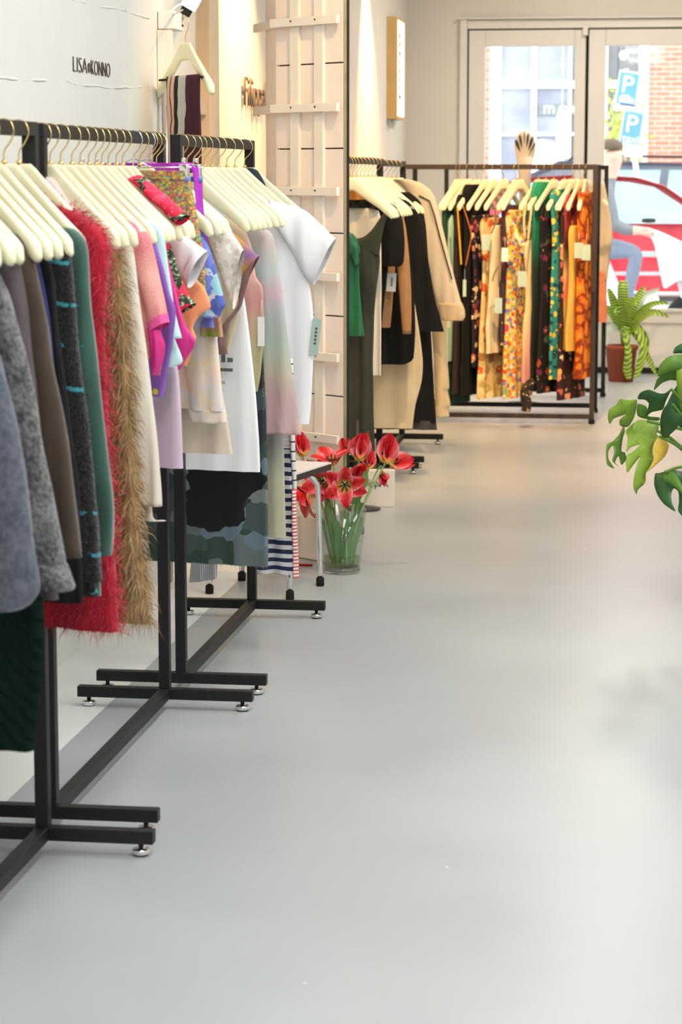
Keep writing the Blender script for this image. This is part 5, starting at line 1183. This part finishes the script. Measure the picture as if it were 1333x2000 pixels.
for k in range(6):
    a_ = k * 1.047; STM.tube([(0, 0, .002), (.009 * math.cos(a_), .009 * math.sin(a_), .014), (.016 * math.cos(a_), .016 * math.sin(a_), .024)], [.001, .0018, .0022], 5)
STM = STM.mesh('stamens', plain('black_stamen', (.02, .015, .02), .7))
def tulip(px, py, dy, d, kind, label, base_off, bend=.04, npet=6, scale=1.0):
    p = PY(px, py, vc.y + dy); d = Vector(d).normalized()
    t_ = thing('tulip', label, 'tulip', p, 0, 'red tulips in the glass vase')
    q = d.to_track_quat('Z', 'Y'); h = bpy.data.objects.new('flower_head', STM); col.objects.link(h); h.parent = t_; h.rotation_mode = 'QUATERNION'; h.rotation_quaternion = q; h.scale = (scale * 1.08,) * 3
    for k in range(npet):
        kk = kind if not (kind == 'open' and k % 3 == 0) else 'wide'
        o = link_mesh('petal', PET[kk], h, (0, 0, -.004 + .002 * (k % 2)), (random.gauss(0, .1), 0, k * 6.283 / npet + random.gauss(0, .12)))
        o.scale = (random.uniform(.9, 1.15), 1, random.uniform(.9, 1.15))
    foot = vc + Vector((base_off[0], base_off[1], .03)); rim = vc + Vector((base_off[0] * .6 + (p.x - vc.x) * .45, base_off[1] * .6 + (p.y - vc.y) * .4, hv + .0))
    rr = Vector((rim.x - vc.x, rim.y - vc.y, 0))
    if rr.length > rt_ - .012: rr = rr.normalized() * (rt_ - .012); rim = Vector((vc.x + rr.x, vc.y + rr.y, rim.z))
    end = p - d * .004; mid = (rim + end) / 2 + Vector((0, 0, bend))
    pts = [foot - p, (foot + rim) / 2 - p, rim - p, mid - p, end - d * .02 - p, end - p]
    MB().tube(smooth_path(pts, 5), .0034, 7).build('stem', m_stem, t_)
    return t_
U = lambda x, y, z: (x, y, z)
tulip(702, 896, .02, U(.1, -.1, 1), 'cup', 'tall upright red tulip above the middle of the vase', (.02, .01), .0, 6, 1.38)
tulip(752, 900, .0, U(.25, -.2, 1), 'cup', 'upright red tulip tallest on the right', (.01, -.02), .0, 6, 1.38)
tulip(764, 906, .04, U(1, .0, .15), 'cup', 'red tulip pointing out to the right', (.0, .02), .02, 3, 1.2)
tulip(650, 906, -.01, U(-.2, -.35, 1), 'open', 'wide open red tulip showing upright black stamens', (-.02, .0), .01, 6, 1.15)
tulip(632, 938, -.06, U(-.25, -1, -.1), 'open', 'drooping red tulip left of centre facing the camera', (-.01, -.02), .03, 6, 1.15)
tulip(674, 946, -.08, U(.1, -1, -.15), 'wide', 'large red and yellow tulip opened flat toward the camera', (.02, -.03), .03, 6, 1.15)
tulip(692, 932, -.03, U(.4, -.5, .5), 'cup', 'red tulip tucked behind the flat-open one', (.03, .0), .01)
tulip(606, 962, -.06, U(-1, -.5, -.6), 'open', 'red tulip drooping lowest at the left of the vase', (-.03, -.01), .05, 5, 1.4)
tulip(592, 888, .1, U(-.15, -.1, 1), 'cup', 'pink red tulip standing behind the stool top', (-.03, .03), .02, 6, 1.2)
tulip(619, 930, .0, U(-.5, -.3, .8), 'cup', 'dark red tulip just above the chrome stool leg', (-.03, .0), .02)
tulip(746, 922, .02, U(.3, -.4, -.9), 'cup', 'small red tulip nodding before the white box sign', (.03, .02), .03, 4, .7)
tulip(720, 914, .06, U(.1, .2, .8), 'cup', 'red tulip half hidden behind the two upright ones', (.02, .03), .0, 5, .9)
tulip(674, 884, .05, U(-.1, -.1, 1), 'cup', 'single narrow red tulip bud left of the upright pair', (.0, .03), .0, 3, .8)
def ribbon(path, widths, mat, name, parent, fold=.3, seg=4, nrm=None, sub=5):
    P = smooth_path(path, sub); mb = MB(); rows = []; n = len(P)
    for k, p in enumerate(P):
        tn = (P[min(k + 1, n - 1)] - P[max(k - 1, 0)]).normalized(); side = tn.cross(nrm if nrm is not None else Vector((0, -1, .2))).normalized(); up = side.cross(tn).normalized()
        f_ = k / (n - 1) * (len(widths) - 1); i = min(int(f_), len(widths) - 2); w_ = widths[i] + (widths[i + 1] - widths[i]) * (f_ - i)
        rows.append([p + side * (x * w_) + up * (abs(x) * w_ * fold) for x in (-1, -.5, 0, .5, 1)])
    mb.grid(rows); return mb.build(name, mat, parent)
lv = thing('tulip_leaves', 'broad green tulip leaves filling the glass vase', 'leaves', vc)
for k in range(15):
    a_ = k * 2.4; r0 = .03 * random.random() + .012; r1 = min(rt_ - .025, r0 + .03)
    top = hv + random.uniform(-.07, .03) + (.09 if k == 4 else 0)
    pth = [Vector((r0 * math.cos(a_), r0 * math.sin(a_), .03)), Vector((r0 * 1.2 * math.cos(a_ + .2), r0 * 1.2 * math.sin(a_ + .2), top * .5)), Vector((r1 * math.cos(a_ + .3), r1 * math.sin(a_ + .3), top * .85)), Vector((r1 * 1.15 * math.cos(a_ + .3), r1 * 1.15 * math.sin(a_ + .3), top))]
    ribbon(pth, [.004, .014, .015, .012, .002], m_leaf, 'leaf', lv, .35, nrm=Vector((math.cos(a_ + 1), -1, .1)))
pth = [PY(693, 985, vc.y - .05) - vc, PY(700, 960, vc.y - .06) - vc, PY(712, 935, vc.y - .06) - vc, PY(714, 920, vc.y - .06) - vc]
ribbon(pth, [.014, .022, .018, .002], m_leaf, 'leaf', lv, .3)
pt = PZ(596, 1105, .004); mb = MB(); mb.grid([[(-.03 + .02 * i, (-.012 + .008 * j) * (1 - abs(i - 1.5) / 2.5), .004 * ((j - 1.5) ** 2) + .001) for j in range(4)] for i in range(4)])
o = mb.build('fallen_petal', plain('crimson_petal', srgb(200, 30, 60), .5)); o.location = (pt.x, pt.y, .0005); tag(o, 'single red petal fallen on the floor left of the vase', 'petal')

# white board sign and round stand base behind the vase
bA, bB = PZ(692, 1000), PZ(771, 985); yb_ = 10.2
bx0, bx1 = xat(683, yb_, 950), xat(771, yb_, 950); bzt = zat(918, yb_, 730)
bs = thing('floor_sign', 'white box sign with dark lettering on the floor behind the tulips', 'sign', (bx1, yb_, 0), R_(4))
MB().bbox((bx0 - bx1, 0, .0), (0, .05, bzt)).build('board', plain('white_sign_face', srgb(226, 222, 212), .5, .3, var=.01), bs, smooth=False, bevel=.003)
kx = yb_ / 4548
lettering('Filippa K', .1, M['ink'], bs, (-64 * kx, -.001, bzt - 38 * kx), (1, 0, 0), (0, 0, 1), .0008, 52 * kx, 20 * kx)
dc = PZ(712, 999); ds = thing('round_stand', 'black round-based floor stand behind the vase', 'stand', (dc.x - .02, dc.y + .06, 0))
MB().lathe([(.0, .001), (.085, .001), (.086, .008), (.05, .014), (.012, .02), (.01, .03)], 32).build('base', plain('dark_metal', (.03, .03, .03), .35, .5), ds)
MB().tube([(-.02, 0, .012), (-.02, 0, .4)], .008, 10).build('pole', MATS['dark_metal'], ds)

# ------------------------------------------------------------------ wall hanger with scarf, socket box and cable
hp = (-1.66, 8.0, zat(84, 8.0, 350)); ha = R_(52)
t_ = thing('wall_hanger', 'cream hanger hung on the left wall with a striped scarf', 'hanger', hp, -ha)
link_mesh('arms', HM, t_); link_mesh('hook', HKM, t_); MB().tube([(-.17, -.02, -.122), (.17, -.02, -.122)], .004, 8).build('trouser_bar', M['dark'], t_)
tt = NT('striped_scarf_cloth'); v = tt.coord((1, .2, .12), .05, 9); sx = tt.node('ShaderNodeSeparateXYZ'); tt.link(v, sx.inputs[0])
mr = tt.node('ShaderNodeMapRange'); mr.inputs[1].default_value = -.12; mr.inputs[2].default_value = .13; tt.link(sx.outputs[0], mr.inputs[0])
m = tt.fin(tt.ramp(mr.outputs[0], [(0, srgb(44, 38, 36)), (.12, srgb(226, 196, 180)), (.24, srgb(120, 66, 44)), (.27, srgb(226, 196, 180)), (.38, srgb(48, 42, 38)), (.5, srgb(196, 198, 190)), (.72, srgb(72, 40, 48))], 'CONSTANT'), .8, .2)
sc_ = G('striped_scarf', 'striped scarf', 'scarf striped black, blush, grey and plum hanging from the wall hanger', 'scarf', hp, ha, None, None)
sc_.loft('cloth', [((-.115, -.112, 'L'), (.145, -.112, 'L'), .008), ((-.112, -.14, 'L'), (.148, -.14, 'L'), .014), ((-.10, -.35, 'L'), (.15, -.35, 'L'), .016), ((-.09, -.62, 'L'), (.155, -.62, 'L'), .02)], m, seg=60, yo=-.02, fold=.005, lam=.08, sub=8)
jb = PX(328, 45, WL); k_ = jb.y / 4548
bxx = thing('socket_box', 'white socket box on the wall above the hanger', 'socket box', (WL + .002, jb.y - .02, jb.z))
MB().bbox((0, -.16, -.032), (.06, .0, .032)).build('box', M['white'], bxx, smooth=False, bevel=.004)
for zz_ in (-.012, .012): MB().bbox((.0602, -.03, zz_ - .004), (.062, -.01, zz_ + .004)).build('socket_slot', M['dark'], bxx, smooth=False)
MB().tube(smooth_path([(.03, -.08, .034), (.05, -.06, .055), (.06, -.02, .06), (.05, .02, .03)], 4), .004, 6).build('cable', M['white'], bxx)
MB().bbox((.0, -.17, -.3), (.05, -.14, -.036)).build('wall_batten', M['lath'], bxx, smooth=False)
hk0 = Vector(hp) + Vector((0, 0, .108)); 
MB().tube([Vector((WL + .02, jb.y - .06, hk0.z + .003)) - bxx.location, hk0 + Vector((0, -.05, .0005)) - bxx.location], .004, 8).build('hook_peg', M['steelwire'], bxx)
lt = PX(336, 20, WL); la = thing('strip_lamp', 'pale strip lamp slanting up above the socket box', 'lamp', (WL + .08, lt.y - .1, lt.z + .0))
dr = Vector((.13, .0, .22)).normalized(); MB().box(dr * .22, (.05, .05, .44), m=dr.to_track_quat('Z', 'Y').to_matrix()).build('tube', glow('cool_strip', (.86, .95, 1), .9), la, smooth=False)
MB().box(dr * -.012, (.035, .035, .03), m=dr.to_track_quat('Z', 'Y').to_matrix()).build('end_cap', M['dark'], la, smooth=False); MB().tube([dr * .2, (-.08, 0, .26)], .006).build('bracket', M['steelwire'], la)
pp = PX(316, 300, WL); po = thing('wall_pipe', 'thin grey pipe running down the wall below the hanger', 'pipe', (WL + .025, pp.y - .05, 0))
MB().tube([(0, 0, 0), (0, 0, zat(166, pp.y, 316))], .012, 10).build('pipe', M['steelwire'], po); MB().tube([(.004, -.035, 0), (.004, -.035, zat(166, pp.y, 316))], .008, 10).build('cable', plain('grey_cable', (.3, .3, .3), .6), po)

# ------------------------------------------------------------------ striped fan ornament behind the double rack
oc = PY(1026, 322, 14.95); on = thing('fan_ornament', 'cream and black striped fan ornament on a pole above the rail', 'ornament', (oc.x, oc.y, 0))
ko = 14.95 / 4548; m_cr = plain('cream_ceramic', srgb(214, 204, 190), .5, .3, var=.03); m_dk = plain('dark_ceramic', srgb(64, 62, 56), .5, .3)
back = MB(); prof_ = [(.01, 66), (11, 63), (18, 52), (21, 38), (20, 26), (16, 10), (13, -4)]
back.v = []; n_ = 20
for r_, h_ in prof_:
    for j in range(n_):
        a_ = 2 * math.pi * j / n_; back.v.append(Vector((r_ * ko * math.cos(a_), r_ * ko * .45 * math.sin(a_), oc.z + h_ * ko)))
for k in range(len(prof_) - 1):
    for j in range(n_): back.f.append([k * n_ + j, k * n_ + (j + 1) % n_, (k + 1) * n_ + (j + 1) % n_, (k + 1) * n_ + j])
back.build('core', m_cr, on)
for ang, r0, wd in ((-50, 26, 3.4), (-24, 30, 2.6), (-3, 34, 1.2), (14, 30, 2.4), (36, 26, 3.0), (60, 20, 1.6)):
    a_ = R_(ang); pts = []
    for q in range(6):
        f_ = q / 5; r_ = r0 + f_ * (60 - r0 - abs(ang) * .16); x_ = math.sin(a_) * r_ * .46; z_ = math.cos(a_ * .62) * r_ + 3; yy = -(9.6 * math.sqrt(max(0.08, 1 - (x_ / 23) ** 2)) * math.sqrt(max(.03, 1 - max(0, (z_ - 38) / 30) ** 2)))
        pts.append(Vector((x_ * ko, (yy + .6) * ko, oc.z + z_ * ko)))
    MB().tube(pts, [.3 * ko, wd * .5 * ko, wd * .8 * ko, wd * ko, wd * ko, wd * .6 * ko], 8).build('dark_stripe', m_dk, on)
MB().tube([(0, -.012, oc.z + .05), (0, -.01, oc.z - .05), (0, 0, oc.z - .3)], [.05, .042, .03], 14).build('neck', m_cr, on)
MB().tube([(0, 0, 0.01), (0, 0, oc.z - .28)], .012, 10).build('pole', M['dark'], on); MB().lathe([(0, 0), (.12, 0), (.12, .01), (.02, .02)], 24).build('base', M['dark'], on)

# ------------------------------------------------------------------ bromeliad in a terracotta pot
pc = PZ(1213, 738); pc.y = 16.75; pc.x = xat(1214, 16.75, 700); kb = 16.75 / 4548
bp = thing('potted_bromeliad', 'banded green bromeliad in a terracotta pot below the right door', 'potted plant', (pc.x, pc.y, 0))
m_ter = plain('terracotta', srgb(158, 84, 62), .75, .2, var=.06, vs=10)
MB().lathe([(.0, 0), (.088, 0), (.112, .23), (.122, .232), (.122, .262), (.108, .262), (.1, .235), (.0, .235)], 36, cap=False).build('pot', m_ter, bp)
MB().lathe([(.0, .244), (.103, .242), (.103, .235)], 24).build('soil', plain('dark_soil', (.02, .015, .012), .95), bp)
tt = NT('banded_leaf'); v = tt.coord((1, 1, 1), .012, 20); wv = tt.node('ShaderNodeTexWave', wave_type='RINGS', rings_direction='SPHERICAL'); wv.inputs['Scale'].default_value = 16; wv.inputs['Distortion'].default_value = 1.0
sub = tt.node('ShaderNodeVectorMath', operation='SUBTRACT'); sub.inputs[1].default_value = (0, 0, .3); tt.link(v, sub.inputs[0]); tt.link(sub.outputs[0], wv.inputs['Vector'])
m_band = tt.fin(tt.ramp(wv.outputs[1], [(.35, srgb(84, 120, 44)), (.6, srgb(176, 208, 84))]), .4, .4)
m_pl = plain('pale_leaf', srgb(206, 222, 214), .4, .4)
bl_ = lambda x, y_, dy: PY(x, y_, 16.75 + dy) - bp.location
for pth, wd, m_ in (
    ([(1222, 640, 0), (1219, 600, -.03), (1217, 565, -.05), (1219, 549, -.02)], [.03, .038, .04, .036, .02], m_band),
    ([(1226, 640, 0), (1238, 600, 0), (1252, 572, .02), (1262, 560, .04)], [.028, .034, .03, .02, .004], m_band),
    ([(1230, 636, 0), (1255, 585, .1), (1275, 570, .12), (1289, 564, .12)], [.024, .028, .022, .016, .003], m_pl),
    ([(1216, 640, 0), (1203, 600, 0), (1194, 575, -.02), (1188, 563, -.02)], [.028, .034, .03, .02, .004], m_band),
    ([(1212, 640, 0), (1196, 612, 0), (1186, 602, 0), (1179, 606, 0)], [.024, .028, .026, .018, .003], m_band),
    ([(1232, 636, 0), (1256, 606, -.08), (1282, 592, -.12), (1311, 594, -.12)], [.024, .026, .024, .016, .003], m_band),
    ([(1232, 640, 0), (1256, 618, -.12), (1280, 610, -.18), (1309, 620, -.18)], [.026, .03, .028, .02, .003], m_band),
    ([(1219, 645, 0), (1223, 655, -.12), (1228, 690, -.16), (1226, 720, -.15), (1230, 741, -.14)], [.022, .024, .022, .028, .03, .014], m_band),
    ([(1232, 645, 0), (1248, 645, -.1), (1258, 680, -.14), (1250, 715, -.14), (1242, 739, -.14)], [.022, .028, .03, .03, .026, .01], m_band),
    ([(1234, 645, 0), (1252, 668, -.06), (1268, 702, -.1), (1284, 734, -.1)], [.018, .022, .022, .02, .004], m_band),
    ([(1210, 645, 0), (1192, 640, -.04), (1186, 660, -.05), (1183, 690, -.05)], [.02, .026, .022, .014, .003], m_pl),
    ([(1236, 640, 0), (1246, 640, .06), (1262, 660, .1), (1266, 690, .1)], [.02, .026, .024, .018, .003], m_band),
    ([(1222, 640, .0), (1228, 600, -.08), (1238, 590, -.12), (1248, 592, -.16)], [.03, .036, .036, .03, .01], m_band),
    ([(1218, 642, .0), (1212, 615, -.08), (1206, 606, -.12), (1204, 612, -.16)], [.03, .036, .036, .03, .01], m_band)):
    ribbon([bl_(*p) for p in pth], wd, m_, 'leaf', bp, .35)
MB().tube([bl_(1222, 672, 0), bl_(1222, 636, 0)], [.03, .045], 12).build('leaf_base', m_band, bp)

# ------------------------------------------------------------------ monstera
YM = 8.0; mo = PZ(1440, 1180); mo = Vector((xat(1452, YM, 1100), YM + .15, 0))
mp = thing('potted_monstera', 'large monstera plant with split leaves at the right picture edge', 'potted plant', mo)
MB().lathe([(.0, 0), (.13, 0), (.16, .26), (.168, .28), (.15, .28), (.145, .25), (.0, .25)], 36, cap=False).build('pot', plain('white_pot', (.8, .8, .78), .4, .4, var=.02), mp)
MB().lathe([(.0, .256), (.146, .252)], 24).build('soil', MATS['dark_soil'], mp)
def leafmat(name, c):
    t = NT(name); v = t.coord(); n_ = t.noise(v, 9, 3); t.link(t.ramp(n_, [(.3, sh(c, .78)), (.7, sh(c, 1.22))]), t.b.inputs['Base Color'])
    t.b.inputs['Roughness'].default_value = .34; t.b.inputs['Specular IOR Level'].default_value = .5
    t.b.inputs['Subsurface Weight'].default_value = 0.0
    tr_ = t.node('ShaderNodeBsdfTranslucent'); tr_.inputs[0].default_value = (*sh(c, 1.2), 1); mx = t.node('ShaderNodeMixShader'); mx.inputs[0].default_value = .22
    t.link(t.b.outputs[0], mx.inputs[1]); t.link(tr_.outputs[0], mx.inputs[2]); t.link(mx.outputs[0], t.n['Material Output'].inputs[0]); return t.m
m_lime = leafmat('lime_monstera', srgb(158, 192, 72)); m_dkg = leafmat('dark_monstera', srgb(66, 118, 66)); m_mid = leafmat('mid_monstera', srgb(116, 160, 64)); m_yel = leafmat('yellow_monstera', srgb(236, 202, 82))
def poly_leaf(pts, mat, Y0, name='leaf', tiltx=.0, tiltz=.0, curl=.5, crop=True, parent=None):
    P = [(1150 + x / 7.284, 760 + y_ / 7.284) if crop else (x, y_) for x, y_ in pts]
    cx_ = sum(p[0] for p in P) / len(P); cy_ = sum(p[1] for p in P) / len(P)
    def place(x, y_):
        dx, dy = (x - cx_), (y_ - cy_); r2 = (dx * dx + dy * dy)
        return PY(x, y_, Y0 + (dx * tiltx + dy * tiltz) * .0018 + curl * r2 * .00002) - mp.location
    # densify outline, fill, subdivide
    out = []
    n = len(P)
    for k in range(n):
        z0, a_, b_, z1 = (Vector((*P[(k + i) % n], 0)) for i in (-1, 0, 1, 2)); m_ = max(2, int((b_ - a_).length / 4))
        for q in range(m_):
            t_ = q / m_; c_ = .5 * ((2 * a_) + (b_ - z0) * t_ + (2 * z0 - 5 * a_ + 4 * b_ - z1) * t_ * t_ + (3 * a_ - z0 - 3 * b_ + z1) * t_ ** 3)
            l_ = a_ + (b_ - a_) * t_; c_ = l_ * .25 + c_ * .75; out.append((c_.x, c_.y))
    bm = bmesh.new(); vs_ = [bm.verts.new((x, y_, 0)) for x, y_ in out]; bm.faces.new(vs_)
    bmesh.ops.triangulate(bm, faces=bm.faces[:], quad_method='BEAUTY', ngon_method='BEAUTY')
    bmesh.ops.subdivide_edges(bm, edges=bm.edges[:], cuts=1, use_grid_fill=True)
    for v in bm.verts: v.co = place(v.co.x, v.co.y)
    me = bpy.data.meshes.new(name); bm.to_mesh(me); bm.free(); me.materials.append(mat)
    for p in me.polygons: p.use_smooth = True
    o = link_mesh(name, me, parent or mp); so = o.modifiers.new('thickness', 'SOLIDIFY'); so.thickness = .0008
    return o
poly_leaf([(990, 470), (850, 440), (700, 440), (600, 520), (530, 600), (560, 700), (540, 900), (600, 830), (740, 790), (620, 900), (540, 950), (550, 1190), (640, 1080), (740, 960), (690, 1080), (650, 1250), (640, 1400), (690, 1510), (700, 1440), (810, 1330), (820, 1190), (870, 1120), (930, 1000), (910, 900), (930, 780), (1000, 670), (970, 640), (1000, 560)], m_lime, YM - .02, tiltx=.8, tiltz=-.6, curl=.7)
poly_leaf([(1000, 668), (930, 780), (910, 900), (930, 1000), (870, 1120), (822, 1190), (950, 1090), (1090, 960), (1150, 800), (1080, 720)], m_yel, YM - .02, 'yellowed_lobe', .6, -.6, .6)
poly_leaf([(690, 150), (580, 160), (450, 140), (400, 220), (300, 290), (275, 400), (305, 500), (360, 420), (440, 390), (540, 360), (450, 430), (450, 520), (560, 540), (640, 430), (680, 300)], m_lime, YM + .03, tiltx=.6, tiltz=.9)
poly_leaf([(500, 520), (440, 640), (350, 740), (260, 790), (250, 950), (270, 1080), (370, 1130), (290, 1000), (285, 880), (350, 800), (370, 900), (340, 1020), (440, 1110), (380, 1040), (430, 950), (470, 1080), (540, 1000), (520, 900), (470, 880), (490, 700), (520, 600)], m_mid, YM + .02, tiltx=1.0, tiltz=-.4)
poly_leaf([(1000, 60), (860, 10), (740, 50), (700, 140), (800, 150), (860, 200), (850, 260), (810, 400), (900, 330), (1060, 290), (1100, 180), (1180, 0), (1090, 60)], m_dkg, YM - .05, tiltx=-.5, tiltz=1.0)
poly_leaf([(700, 210), (830, 250), (850, 380), (1010, 400), (1000, 450), (850, 430), (700, 380)], m_mid, YM + .05, tiltx=.3, tiltz=.8)
poly_leaf([(1180, 150), (1100, 240), (1050, 320), (1020, 450), (1030, 600), (1060, 690), (1150, 690), (1160, 650), (1250, 570), (1320, 450), (1330, 380), (1230, 330), (1190, 230)], m_dkg, YM - .09, tiltx=-.6, tiltz=.7)
poly_leaf([(950, 1200), (935, 1350), (980, 1500), (1060, 1620), (1150, 1690), (1240, 1740), (1190, 1620), (1175, 1500), (1215, 1410), (1280, 1460), (1290, 1600), (1280, 1740), (1400, 1850), (1500, 1750), (1520, 1500), (1460, 1250), (1330, 1170), (1240, 1150), (1100, 1170), (1000, 1195)], m_dkg, YM - .1, tiltx=-.7, tiltz=-.7)
poly_leaf([(1070, 1190), (1180, 1170), (1250, 1200), (1330, 1370), (1400, 1560), (1280, 1430), (1160, 1340), (1080, 1290)], m_mid, YM - .125, tiltx=-.5, tiltz=-.6)
poly_leaf([(1286, 735), (1289, 714), (1304, 698), (1325, 692), (1350, 698), (1360, 730), (1330, 722), (1304, 728)], m_mid, YM, crop=False)
poly_leaf([(1278, 762), (1286, 738), (1310, 726), (1340, 720), (1360, 740), (1330, 744), (1310, 742), (1294, 748)], m_mid, YM + .04, crop=False, tiltz=.8)
poly_leaf([(1316, 690), (1320, 678), (1340, 670), (1370, 690), (1350, 696), (1330, 690)], m_dkg, YM + .03, crop=False)
poly_leaf([(1300, 800), (1318, 760), (1335, 745), (1380, 760), (1390, 820), (1350, 850), (1325, 830), (1312, 806)], m_dkg, YM + .06, crop=False)
poly_leaf([(1325, 700), (1345, 720), (1370, 760), (1365, 820), (1345, 830), (1328, 790), (1322, 740)], m_lime, YM - .02, crop=False)
mw = lambda x, y_, dy=0: PY(x, y_, YM + dy) - mp.location
stem_top = mw(1405, 800, .1)
MB().tube(smooth_path([(0, 0, .24), mw(1440, 1010, .14), mw(1420, 900, .12), stem_top], 5), [.02] * 16, 10).build('stem', m_mid, mp)
for pts in ([(1286, 842, -.02), (1310, 855, 0), (1345, 880, .04), (1420, 900, .12)], [(1289, 852, -.02), (1320, 868, 0), (1350, 890, .05), (1425, 930, .12)], [(1265, 822, .04), (1290, 828, .04), (1340, 840, .06), (1410, 850, .11)],
            [(1312, 760, -.05), (1340, 790, 0), (1380, 820, .06), (1412, 850, .11)], [(1314, 790, -.09), (1350, 830, 0), (1415, 880, .11)], [(1300, 922, -.1), (1333, 912, -.05), (1380, 920, .04), (1430, 960, .13)], [(1330, 710, 0), (1370, 760, .06), (1405, 805, .1)], [(1340, 740, .04), (1375, 780, .06), (1406, 810, .1)]):
    MB().tube(smooth_path([mw(*p) for p in pts], 5), .0055, 8).build('leaf_stalk', m_mid, mp)
